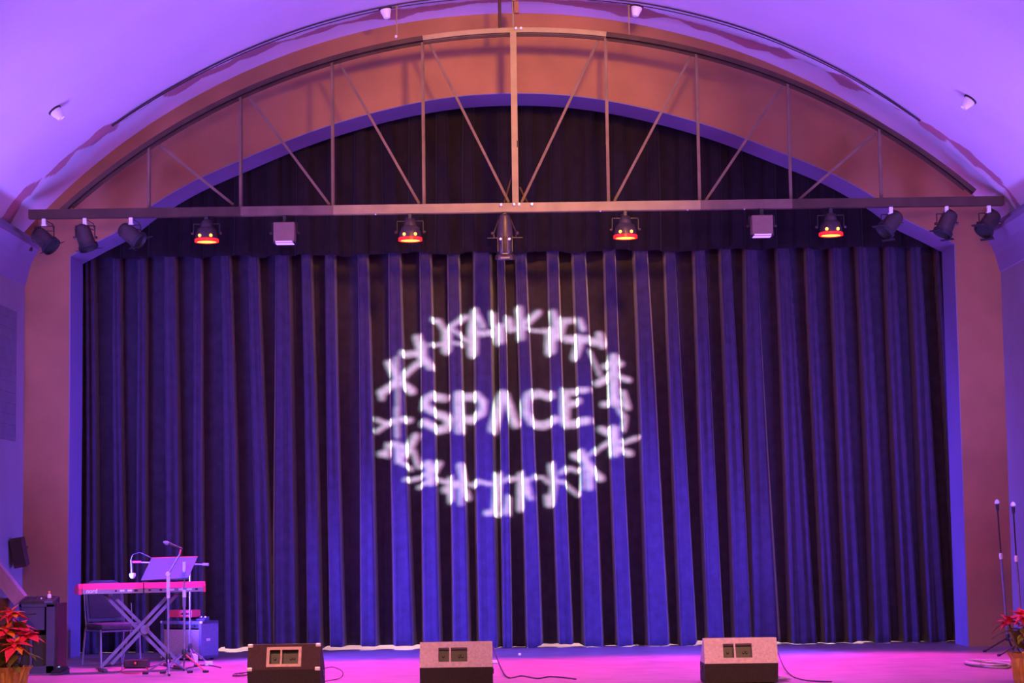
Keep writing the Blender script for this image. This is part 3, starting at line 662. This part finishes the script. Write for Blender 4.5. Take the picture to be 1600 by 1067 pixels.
tag(MB().box(fz(771, 1037, .02), (.10, .06, .035), bevel=.01).build('tape_roll', M['letter']), 'small white object on the floor beside the middle wedge monitor', 'small item')
tag(MB().box(fz(812, 1024, .015), (.03, .03, .03), bevel=.01).build('floor_marker', M['letter']), 'tiny white marker on the floor near the curtain centre', 'small item')
for px in (430,):
    pass

# ------------------------------------------------------------------ keyboard on its X stand
def text_mesh(txt, size, name, m_, parent, M4, ext=.002):
    c = bpy.data.curves.new(name, 'FONT'); c.body = txt; c.size = size; c.extrude = ext; c.align_x = 'LEFT'; c.offset = size*.02
    o = bpy.data.objects.new('tmp_text', c); COL.objects.link(o)
    dg = bpy.context.evaluated_depsgraph_get(); me = bpy.data.meshes.new_from_object(o.evaluated_get(dg)); bpy.data.objects.remove(o)
    me.transform(M4); me.materials.clear(); me.materials.append(m_); me.name = name
    r = bpy.data.objects.new(name, me); COL.objects.link(r); r.parent = parent; return r
KA = radians(20)
kc = at(220, 935, -2.3); KZ = .845
kb = thing('stage_keyboard', 'red stage keyboard on an X stand seen from behind at stage left', 'keyboard', (kc.x, -2.3, KZ), KA)
KL = 1.36; kh = .11
prof = [(-.17, 0.0), (-.17, .062), (-.135, .108), (.16, .085), (.17, .03), (.17, 0)]   # (y, z): -y is the rear, toward the hall
fr = lambda p, q, t: Vector((t, p, q))
MB().prism([(-.172, .048), (-.125, .112), (.12, .09), (.12, .062), (-.16, .048)], -KL/2+.02, KL/2-.02, fr).build('top_panel', M['red_kb'], kb)
MB().box((0, -.02, .026), (KL-.04, .296, .052)).build('chassis', M['kb_back'], kb)
for s in (-1, 1): MB().prism([(-.172, -.004), (-.172, .064), (-.137, .112), (.17, .075), (.175, -.004)], s*KL/2-.02, s*KL/2+.005 if s > 0 else -KL/2+.015, fr).build('end_cheek', M['red_kb'], kb)
for i in range(52): MB().box((-KL/2+.03+(i+.5)*(KL-.06)/52, .145, .07), ((KL-.06)/52-.002, .05, .016)).build('key', M['letter'], kb) if i % 1 == 0 else None
R4 = Matrix.Translation((-KL/2+.06, -.170, .012)) @ Matrix.Rotation(pi/2, 4, 'X')
text_mesh('nord', .062, 'logo_lettering', M['letter'], kb, R4)
for i, (u, w_) in enumerate([(.28, .02), (.33, .05), (.39, .05), (.44, .04), (.55, .03), (.64, .03), (.73, .05), (.80, .05), (.87, .06), (.93, .03)]):
    MB().box((-KL/2+KL*u, -.170, .028), (w_, .008, .022), bevel=.003).build('rear_socket', M['letter'] if i in (1, 2, 6, 7, 8) else M['blackmetal'], kb)
MB().box((0, -.176, .055), (.012, .012, .11)).build('centre_strap', M['blackmetal'], kb)
sd = thing('keyboard_stand', 'double-braced X stand under the red stage keyboard', 'stand', (kc.x, -2.3, 0), KA)
kr = Vector((cos(KA), sin(KA), 0))
def kloc(px, py, Y):   # point in the stand's plane
    p = at(px, py, Y); return (p-Vector((kc.x, -2.3, 0)))
for s in (-1, 1):
    x0, x1 = (-.36*s, .42*s)
    for y in (-.03,):
        for off in (-.03, .03):
            d = Vector((x1-x0, 0, -(KZ-.05))).normalized(); nrm = Vector((-d.z, 0, d.x))
            a = Vector((x0, y+.03*s, KZ-.012)); b_ = Vector((x1, y+.03*s, .03))
            MB().bar(a+nrm*off+d*(.10 if off*s > 0 else 0), b_+nrm*off-d*(.10 if off*s < 0 else 0), .036, .026, Vector((0, 1, 0))).build('leg_bar', M['stand'], sd)
    MB().box((x0, -.02, KZ-.015), (.05, .34, .028), bevel=.006).build('arm', M['standblack'], sd)
    MB().box((x1, -.02, .018), (.05, .42, .034), bevel=.008).build('foot', M['standblack'], sd)
MB().lathe([(.05, -.10), (.05, .06)], (0.03, 0, KZ/2+.02), (0, 1, 0), 16).build('hinge', M['stand'], sd, smooth=True)

# ------------------------------------------------------------------ chair behind the keyboard
ch = thing('stacking_chair', 'grey upholstered stacking chair behind the red keyboard', 'chair', (at(172, 1000, -1.6).x, -1.45, 0), radians(35))
# local: faces -Y
def cush(c, d, m_, name, rot=None):
    return MB().box(c, d, rot, bevel=min(d)*.35).build(name, m_, ch, smooth=True)
cush((0, 0, .45), (.48, .46, .07), M['fabric'], 'seat')
bk = Matrix.Rotation(radians(-8), 3, 'X')
o = MB(); o.prism([(-.22, .50), (-.23, .86), (-.20, .93), (-.12, .965), (.12, .965), (.20, .93), (.23, .86), (.22, .50)], .20, .255, lambda p, q, t: Vector((p, t+(q-.5)*.14, q))); o.build('backrest', M['fabric'], ch)
o = MB(); o.prism([(-.19, .54), (-.20, .84), (-.12, .90), (.12, .90), (.20, .84), (.19, .54)], .185, .20, lambda p, q, t: Vector((p, t+(q-.5)*.14, q))); o.build('back_cushion', M['fabric_side'], ch)
for s in (-1, 1):
    MB().tube([(s*.235, -.20, .42), (s*.24, -.23, .01)], .012, 8).build('leg', M['stand'], ch)
    MB().tube([(s*.235, .22, .42), (s*.24, .30, .01)], .012, 8).build('leg', M['stand'], ch)
    MB().tube([(s*.235, .20, .42), (s*.235, .235, .60), (s*.235, .27, .86)], .012, 8).build('back_frame', M['standblack'], ch)
    MB().tube([(s*.235, -.215, .40), (s*.235, .23, .40)], .010, 8).build('seat_rail', M['stand'], ch)
MB().tube([(-.235, -.215, .40), (.235, -.215, .40)], .010, 8).build('stretcher', M['stand'], ch)

# ------------------------------------------------------------------ microphone stands and music desk
def mic_head(m_t, p, d, parent, r=.026, L_=.16):
    d = Vector(d).normalized(); p = Vector(p)
    MB().lathe([(.010, -L_), (.013, -L_+.01), (.018, -.03), (.021, -.012)], p, d, 14).build('mic_body', M['blackmetal'], parent, smooth=True)
    MB().lathe([(.021, -.012), (r, -.004), (r, .006), (r*.95, .022), (r*.7, .04), (r*.3, .05), (.002, .052)], p, d, 16).build('mic_grille', M[m_t], parent, smooth=True)
def tripod(t, base, r=.30, h=.22, a0=0.4, mats=('stand',)*3):
    base = Vector(base)
    for k_ in range(3):
        a = a0+k_*2*pi/3; e = Vector((base.x+r*cos(a), base.y+r*sin(a), .012))
        lg = MB().tube([base+Vector((0, 0, h)), e], .009, 8).build('leg', M[mats[k_]], t)
        MB().tube([e-Vector((cos(a)*.03, sin(a)*.03, -.003)), e+Vector((cos(a)*.03, sin(a)*.03, 0.001))], .015, 8).build('rubber_foot', M['cable'], lg)
    MB().lathe([(.022, h-.05), (.026, h-.03), (.026, h+.03), (.018, h+.05)], base, (0, 0, 1), 12).build('leg_hub', M['blackmetal'], t, smooth=True)
# front boom stand
Yf = -3.1
g0 = at(263, 900, Yf); t = thing('microphone_stand', 'boom microphone stand in front of the red keyboard, its mic up behind the music desk', 'microphone stand', (g0.x, Yf, 0))
base = Vector((0, 0, 0)); tripod(t, base, .27, .17, -pi/2+.2)
top = Vector((0, 0, at(263, 897, Yf).z)); jz = at(263, 930, Yf).z
MB().tube([(0, 0, .10), (0, 0, jz)], .013, 10).build('pole', M['stand'], t)
MB().tube([(0, 0, jz-.02), top], .010, 10).lathe([(.019, jz-.03), (.019, jz+.22)], (0, 0, 0), (0, 0, 1), 12).build('upper_pole', M['bolt'], t)['label'] = 'bright chrome upper pole'
MB().lathe([(.022, -.03), (.03, 0), (.022, .03)], top, (0, 1, 0), 14).build('clutch', M['bolt'], t, smooth=True)
bt = at(281, 866, Yf)-Vector((g0.x, Yf, 0)); bt.y = 0
MB().tube([top-(bt-top)*.1, bt], .010, 8).build('boom', M['stand'], t)
m1 = at(262, 849, Yf)-Vector((g0.x, Yf, 0)); m2 = at(283, 857, Yf)-Vector((g0.x, Yf, 0)); m1.y = m2.y = 0
MB().tube([bt, m2], .011, 8).build('mic_clip', M['red_kb'], t)
mic_head('stand', m1, m1-m2, t, .022, .17)
# music desk
Ym = -2.78; g = at(288, 900, Ym); t = thing('music_stand', 'grey music stand with a tilted desk beside the keyboard', 'music stand', (g.x, Ym, 0))
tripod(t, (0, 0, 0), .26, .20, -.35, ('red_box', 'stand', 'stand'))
zt = at(288, 888, Ym).z
MB().tube([(0, 0, .14), (0, 0, .78)], .014, 10).build('pole', M['stand'], t)
MB().tube([(0, 0, .70), (0, 0, zt)], .010, 10).lathe([(.02, .70), (.02, .80)], n=12).build('upper_pole', M['stand'], t)
MB().lathe([(.019, 1.02), (.019, 1.18)], n=12).build('pole_joint', M['bolt'], t, smooth=True); MB().lathe([(.0215, .80), (.0215, .88)], n=12).build('pole_joint', M['bolt'], t, smooth=True)
cr_ = [at(237, 872, Ym+.10), at(309, 870, Ym+.12), at(294, 903, Ym-.06), at(220, 907, Ym-.08)]
cr_ = [c_-Vector((g.x, Ym, 0)) for c_ in cr_]
nn = (cr_[1]-cr_[0]).cross(cr_[3]-cr_[0]).normalized()*.006
m = MB(); va = [m.bm.verts.new(c_+nn) for c_ in cr_]; vb = [m.bm.verts.new(c_-nn) for c_ in cr_]
m.bm.faces.new(va); m.bm.faces.new(vb[::-1])
for k_ in range(4): m.bm.faces.new((va[k_], vb[k_], vb[(k_+1) % 4], va[(k_+1) % 4]))
m.build('desk', M['desk'], t)
MB().tube([cr_[0], cr_[1]], .008, 6).build('desk_edge', M['red_box'], t)['label'] = 'upper edge of the desk, red light painted on'  # edge coloured red in place of red light falling on it
MB().box((cr_[2]+cr_[3])/2+Vector((0, .03, 0)), ((cr_[2]-cr_[3]).length, .05, .008)).build('ledge', M['desk'], t)
# rear boom with the hanging microphone
Yr = -1.62; g = at(297, 900, Yr); t = thing('microphone_stand', 'boom microphone stand behind the music desk with a pale mic hanging at its left end', 'microphone stand', (g.x, Yr, 0))
tripod(t, (0, 0, 0), .28, .2, .9)
hz = at(290, 883, Yr).z
MB().tube([(0, 0, .12), (0, 0, hz)], .011, 10).build('pole', M['stand'], t)
A1 = at(326, 882, Yr)-Vector((g.x, Yr, 0)); A2 = at(207, 878, Yr)-Vector((g.x, Yr, 0)); A1.y = A2.y = 0
MB().tube([A1, A2], .008, 8).lathe([(.016, 0), (.016, .07)], A1, A2-A1, 8).build('boom', M['stand'], t)
MB().tube([A2, A2+Vector((.10, 0, 0))], .012, 8).build('mic_clip', M['red_kb'], t)
A3 = at(207, 897, Yr)-Vector((g.x, Yr, 0)); A3.y = 0
mic_head('letter', A3, A3-A2+Vector((.01, 0, 0)), t, .036, .17)
pts = [A2+Vector((-.015, 0, .03)), A2+Vector((0, 0, .08)), A2+Vector((.08, .01, .11)), A2+Vector((.2, .02, .05)), A2+Vector((.28, .02, -.03))]
MB().tube(pts, .005, 6).build('mic_cable', M['cable'], t)
p0 = at(205, 942, -2.66); cable('microphone_cable', 'thin cable hanging from the keyboard down past the X stand', [p0, p0+Vector((.01, -.02, -.25)), p0+Vector((-.06, -.02, -.5)), p0+Vector((-.10, -.05, -.84)), p0+Vector((-.05, -.15, -.885))], .004, 'stand')
# two straight stands against the right pillar
def straight(top, mid, bot, lab, Y=-1.1):
    a = at(*top, Y); m_ = at(*mid, Y); b_ = at(*bot, Y); b_.z = 0
    t = thing('microphone_stand', lab, 'microphone stand', b_)
    a -= b_; m_ -= b_
    MB().tube([Vector((0, 0, .10)), m_], .014, 10).build('pole', M['stand'], t)
    MB().tube([m_-(a-m_)*.05, a-Vector((0, 0, .05))], .009, 10).build('upper_pole', M['brown_side'], t)
    MB().lathe([(.02, -.04), (.024, 0), (.018, .03)], m_, (a-m_), 12).build('clutch', M['bolt'], t, smooth=True)
    MB().lathe([(.014, -.09), (.018, -.07), (.02, -.01)], a, (a-m_), 12).build('mic_body', M['blackmetal'], t, smooth=True)
    MB().lathe([(.02, -.01), (.03, .0), (.03, .015), (.02, .035), (.004, .045)], a, (a-m_), 12).build('mic_grille', M['letter'], t, smooth=True)
    for k_, e in enumerate([(-.30, -.12), (.18, -.25), (.12, .28)]):
        lg = MB().tube([(0, 0, .16), (e[0], e[1], .012)], .010, 8).build('leg', M['standblack'], t)
        MB().tube([(e[0]*.95, e[1]*.95, .018), (e[0]*1.06, e[1]*1.06, .014)], .014, 8).build('rubber_foot', M['cable'], lg)
    MB().lathe([(.022, .12), (.026, .14), (.022, .2)], n=12).build('leg_hub', M['blackmetal'], t, smooth=True)
straight((1558, 786), (1564, 868), (1575, 1003), 'tall straight microphone stand before the right pillar, left of the pair')
straight((1583, 790), (1588, 872), (1599, 1014), 'tall straight microphone stand at the right edge, right of the pair', -1.9)
pb = at(1591, 920, -1.16)
# ------------------------------------------------------------------ amplifier with boxes on it
am = thing('guitar_amplifier', 'combo amplifier with a pale grille cloth behind the music stand', 'amplifier', (at(294, 1000, -.55).x, -.45, 0), radians(-28))
AW, AH, AD = .60, .44, .34
sh = MB()
for c_, d_ in (((0, 0, AH-.02+.02), (AW, AD, .04)), ((0, 0, .04), (AW, AD, .04)), ((-AW/2+.02, 0, AH/2+.02), (.04, AD, AH-.0)), ((AW/2-.02, 0, AH/2+.02), (.04, AD, AH-.0)), ((0, .12, AH/2+.02), (AW-.06, .02, AH-.06))): sh.box(c_, d_, bevel=.006)
sh.build('shell', M['tolex'], am)
MB().box((0, -AD/2+.03, AH/2-.02), (AW-.08, .02, AH-.12)).build('grille_cloth', M['grille'], am)
MB().box((0, -AD/2+.025, AH-.035), (AW-.08, .03, .06)).build('control_panel', M['blackmetal'], am)
for i in range(7): MB().lathe([(.011, 0), (.009, .018)], (-.2+.065*i, -AD/2+.01, AH-.035), (0, -1, 0), 8).build('control_knob', M['greymetal'], am)
for sx in (-1, 1):
    for zz in (.035, AH+.005):
        MB().box((sx*(AW/2-.012), -AD/2+.012, zz), (.034, .034, .034), bevel=.01).build('corner_cap', M['bolt'], am)
MB().box((AW/2+.004, -.04, .24), (.012, .07, .03), bevel=.004).build('maker_plate', M['bolt'], am)
MB().tube([(-.12, 0, AH+.02), (-.08, 0, AH+.05), (.08, 0, AH+.05), (.12, 0, AH+.02)], .01, 8).build('handle', M['cable'], am)
for sx in (-1, 1):
    for sy in (-1, 1): MB().lathe([(.02, 0), (.022, .02)], (sx*.24, sy*.12, 0), (0, 0, 1), 10).build('foot', M['cable'], am)
rb = at(287, 965, -.55)
t = thing('red_amplifier_head', 'small red box lying on top of the combo amplifier', 'amplifier', (rb.x, -.48, AH+.055), radians(-28))
MB().box((0, 0, .05), (.34, .18, .085), bevel=.008).build('casing', M['red_box'], t)
for i in range(4): MB().lathe([(.011, 0), (.009, .015)], (.03+.035*i, -.092, .05), (0, -1, 0), 8).build('control_knob', M['blackmetal'], t)
sb = at(324, 966, -.42)
t = thing('effects_pedal', 'small dark effects pedal on the right end of the combo amplifier', 'pedal', (sb.x-.035, -.55, AH+.022), radians(-28))
MB().prism([(-.05, 0), (-.05, .02), (.05, .045), (.05, 0)], -.06, .06, fr).build('casing', M['cabinet'], t)
for s in (-.03, .03): MB().lathe([(.012, 0), (.01, .02)], (s, .01, .03), (0, 0, 1), 8).build('foot_switch', M['bolt'], t)
# ------------------------------------------------------------------ cabinet and mixer at far left
cbx = at(55, 1000, -2.7).x
t = thing('equipment_cabinet', 'tall dark equipment cabinet beside the poinsettia at far left', 'cabinet', (cbx, -2.65, 0), 0)
CW, CH, CDp = .40, .745, .55
m = MB(); m.box((-CW/2+.02, .25, CH/2), (.04, CDp, CH)); m.box((0, .25, CH-.015), (CW, CDp, .03)); m.box((0, .25, .04), (CW, CDp, .08)); m.box((0, .50, CH/2), (CW, .03, CH)); m.build('carcass', M['cabinet'], t)
MB().box((CW/2-.045, .0, CH/2), (.09, .05, CH), bevel=.005).build('front_stile', M['cabinet'], t)
MB().box((CW/2+.002, .27, CH/2), (.02, CDp-.03, CH)).build('side_panel', M['brown_side'], t)['label'] = 'brown right side of the cabinet'
MB().box((-.045, .0, CH-.155), (.27, .03, .25), bevel=.004).build('drawer_front', M['cabinet'], t)
MB().box((-.045, -.022, CH-.10), (.09, .02, .012), bevel=.003).build('drawer_pull', M['greymetal'], t)
MB().box((-.045, .08, .24), (.27, .02, .34)).build('back_board', M['jack'], t)
MB().box((-.06, .02, .24), (.03, .03, .38), bevel=.004).build('divider', M['cabinet'], t)
t = thing('mixing_console', 'small black mixer lying on the dark equipment cabinet', 'mixer', (cbx+.0, -2.5, CH), radians(3))
MB().prism([(-.15, 0), (-.15, .035), (.15, .075), (.15, 0)], -.20, .19, fr).build('casing', M['blackmetal'], t)
for i in range(6):
    MB().box((-.16+.06*i, -.02, .056), (.014, .03, .02), bevel=.003).build('fader', M['letter'] if i == 3 else M['greymetal'], t)
    MB().lathe([(.010, 0), (.008, .02)], (-.16+.06*i, .07, .062), (0, 0, 1), 8).build('control_knob', M['greymetal'], t)
MB().box((.12, -.153, .022), (.09, .008, .022)).build('display', M['desk'], t)
p = at(72, 930, -2.6)
t = thing('small_bottle', 'small orange-capped bottle standing on the mixer', 'bottle', (p.x, -2.45, CH+.055))
MB().lathe([(.020, 0), (.022, .01), (.022, .035), (.012, .048)], n=14).build('bottle_body', M['white'], t, smooth=True); MB().lathe([(.013, .047), (.013, .075), (.008, .08)], n=12).build('cap', M['orange'], t, smooth=True)
p = fl(92, 1047)
t = thing('floor_light_box', 'small black box on the floor with a cyan indicator light', 'box', (at(93, 1040, -2.75).x, -2.75, 0))
MB().box((0, .04, .04), (.10, .12, .08), bevel=.01).build('casing', M['blackmetal'], t); MB().lathe([(.016, 0), (.018, .006), (.01, .014)], (0, -.02, .062), (0, -1, .2), 12).build('indicator', M['cyan'], t, smooth=True)
# slanted cloth-covered board, dark case and wall speaker at the left edge
a = at(-14, 880, -3.3); b_ = at(33, 938, -3.3)
o = MB().bar(a, b_, .15, .08, Vector((0, 1, .3))).build('slanted_board', M['slant']); tag(o, 'violet-grey board slanting down to the mixer at the left edge', 'board')
for q in o.data.polygons: pass
t = thing('road_case', 'brown-black road case on end at the left edge behind the poinsettia', 'case', (at(-6, 1000, -2.9).x, -2.9, 0))
MB().box((0, 0, .42), (.36, .40, .80), bevel=.01).build('case_body', M['case'], t); MB().box((.185, 0, .42), (.02, .41, .82)).build('edge_trim', M['tolex'], t)
for sx in (-.13, .13):
    for sy in (-.14, .14): MB().lathe([(.02, 0), (.02, .025)], (sx, sy, 0), (0, 0, 1), 10).build('foot', M['cable'], t)
cS = at(16, 866, -.7)
t = thing('wall_speaker', 'small dark speaker tilted on a bracket on the left side wall', 'speaker', (-5.99, -.62, cS.z+.02))
MB().box((.10, 0, 0), (.16, .16, .34), Matrix.Rotation(radians(-9), 3, 'Y')@Matrix.Rotation(radians(10), 3, 'X'), bevel=.01).build('cabinet_body', M['case'], t)
MB().box((.10, -.085, 0), (.13, .012, .29), Matrix.Rotation(radians(-9), 3, 'Y')@Matrix.Rotation(radians(10), 3, 'X')).build('speaker_grille', M['brown_side'], t)
MB().bar((-.01, .05, .03), (.18, .10, .06), .02, .03).build('bracket', M['blackmetal'], t)
# pedals and clutter under the keyboard, red light put into one pedal's colour
for px, py, m_, lab, rz in ((158, 1026, 'red_box', 'foot pedal on the floor in front of the chair, red light in its colour', .5), (138, 1040, 'standblack', 'black foot pedal on the floor right of the cabinet', -.2)):
    p = fl(px, py); t = thing('foot_pedal', lab, 'pedal', (p.x, -1.95 if px > 140 else -2.85, 0), rz)
    MB().prism([(-.12, 0), (-.12, .02), (.12, .065), (.12, 0)], -.06, .06, fr).build('base', M[m_], t); MB().box((0, 0, .055), (.10, .22, .012), Matrix.Rotation(radians(11), 3, 'X')).build('treadle', M['bolt' if px > 140 else 'blackmetal'], t)
t = thing('stage_box', 'low dark box on the floor under the keyboard with a red light', 'box', (at(214, 1015, -1.9).x, -1.9, 0))
MB().box((0, 0, .05), (.26, .2, .09), bevel=.01).build('casing', M['blackmetal'], t); MB().lathe([(.011, 0), (.01, .008)], (0, -.1, .06), (0, -1, 0), 10).build('indicator', M['redled'], t)
cable('floor_cable', 'dark cable looping on the floor under the X stand', [fz(150, 1046), fz(175, 1040), fz(200, 1038), fz(225, 1044), fz(250, 1040), fz(280, 1046), fz(320, 1040), fz(345, 1044)], .006)
cable('floor_cable', 'cable loop painted as red-lit on the floor left of the front microphone stand', [fz(185, 1050), fz(200, 1043), fz(222, 1042), fz(232, 1048), fz(215, 1053), fz(190, 1052)], .006, 'red_box')  # red light painted as the cable's own colour
t = thing('adapter_block', 'small pale blue-lit plug block on the floor by the music stand feet', 'small item', fz(326, 1040, 0), .3)
MB().box((0, 0, .025), (.09, .06, .05), bevel=.008).build('casing', M['letter'], t)
t = thing('adapter_block', 'cyan-lit plug block against the front of the combo amplifier', 'small item', (at(304, 1015, -1.0).x, -1.0, 0), .5)
MB().box((0, 0, .05), (.07, .05, .10), bevel=.008).build('casing', M['letter'], t)

# ------------------------------------------------------------------ poinsettias
def leaf_mesh(name, L_, W_, bend, m_):
    v = []; f = []; n_ = 6
    prof = [0.08, .62, 1.0, .92, .62, .30, 0.02]
    for i in range(n_+1):
        t = i/n_; z = -bend*t*t*L_; x = L_*t; ww = W_*prof[i]/2
        v += [(x, -ww, z+.02*L_), (x, 0, z-.015*L_), (x, ww, z+.02*L_)]
    for i in range(n_):
        a = 3*i; f += [(a, a+1, a+4, a+3), (a+1, a+2, a+5, a+4)]
    me = bpy.data.meshes.new(name); me.from_pydata(v, [], f); me.materials.append(m_)
    for p_ in me.polygons: p_.use_smooth = True
    return me
def poinsettia(px, Y, lab, seed, heads):
    random.seed(seed); c = at(px, 1050, Y)
    t = thing('potted_poinsettia', lab, 'plant', (c.x, Y, 0)); t.scale = (1.25,)*3
    MB().lathe([(.085, 0), (.10, .03), (.115, .12), (.125, .20), (.15, .24), (.13, .235), (.115, .20), (.05, .19)], n=44, jit=.07).build('foil_wrap', M['foil'], t)
    MB().lathe([(.11, .17), (.10, .195), (.01, .20)], n=16).build('soil', M['stem'], t)
    B1 = [leaf_mesh('bract', L_, W_, b_, M['bract']) for L_, W_, b_ in ((.17, .085, .35), (.14, .075, .15), (.11, .06, .5))]
    B3 = leaf_mesh('bract', .12, .07, .2, M['bract2']); G = [leaf_mesh('leaf', .17, .095, .45, M['leaf']), leaf_mesh('leaf', .13, .08, .2, M['leaf'])]
    def put(me, pos, az, el, roll, name, sc=1):
        o = bpy.data.objects.new(name, me); COL.objects.link(o); o.parent = t
        o.matrix_local = Matrix.Translation(pos) @ Matrix.Rotation(az, 4, 'Z') @ Matrix.Rotation(-el, 4, 'Y') @ Matrix.Rotation(roll, 4, 'X') @ Matrix.Scale(sc, 4)
        return o
    for hx, hy, hz_, odd in heads:
        top = Vector((hx, hy, hz_))
        MB().tube([(hx*.15, hy*.15, .18), (hx*.6, hy*.6, hz_*.6), top], .006, 6).build('stem', M['stem'], t)
        tilt = Vector((hx, hy, 0))*1.2
        for ring, (cnt, el, sc) in enumerate(((7, -.15, 1.0), (6, .25, .85), (4, .65, .6))):
            for k_ in range(cnt):
                az = 2*pi*k_/cnt+ring*.5+random.uniform(-.2, .2)
                out = cos(az)*tilt.x+sin(az)*tilt.y
                put(random.choice(B1) if not odd or k_ % 3 else B3, top+Vector((0, 0, .008*ring)), az, el-out*1.2+random.uniform(-.15, .15), random.uniform(-.3, .3), 'bract', sc*random.uniform(.85, 1.1))
        MB().lathe([(.003, -.01), (.014, 0), (.012, .012), (.002, .018)], top, (0, 0, 1), 8).build('flower_centre', M['bract2'], t)
        for k_ in range(6):
            az = random.uniform(0, 2*pi); zz = hz_-random.uniform(.05, .16)
            put(random.choice(G), (hx*.7, hy*.7, zz), az, random.uniform(-.6, .3), random.uniform(-.4, .4), 'leaf', random.uniform(.8, 1.15))
    return t
poinsettia(18, -6.3, 'potted red poinsettia in gold foil at the left edge of the stage', 4,
           [(-.02, -.08, .50, True), (.06, -.16, .40, True), (.0, 0, .62, True), (-.14, 0, .60, True), (.13, -.04, .47, False), (-.10, -.14, .42, True), (.03, .12, .52, False)])
poinsettia(1607, -6.3, 'potted red poinsettia in gold foil at the right edge of the stage', 8,
           [(-.05, -.12, .50, False), (.10, 0, .56, False), (-.12, .05, .46, False), (.05, -.16, .44, False)])
bpy.context.view_layer.update()
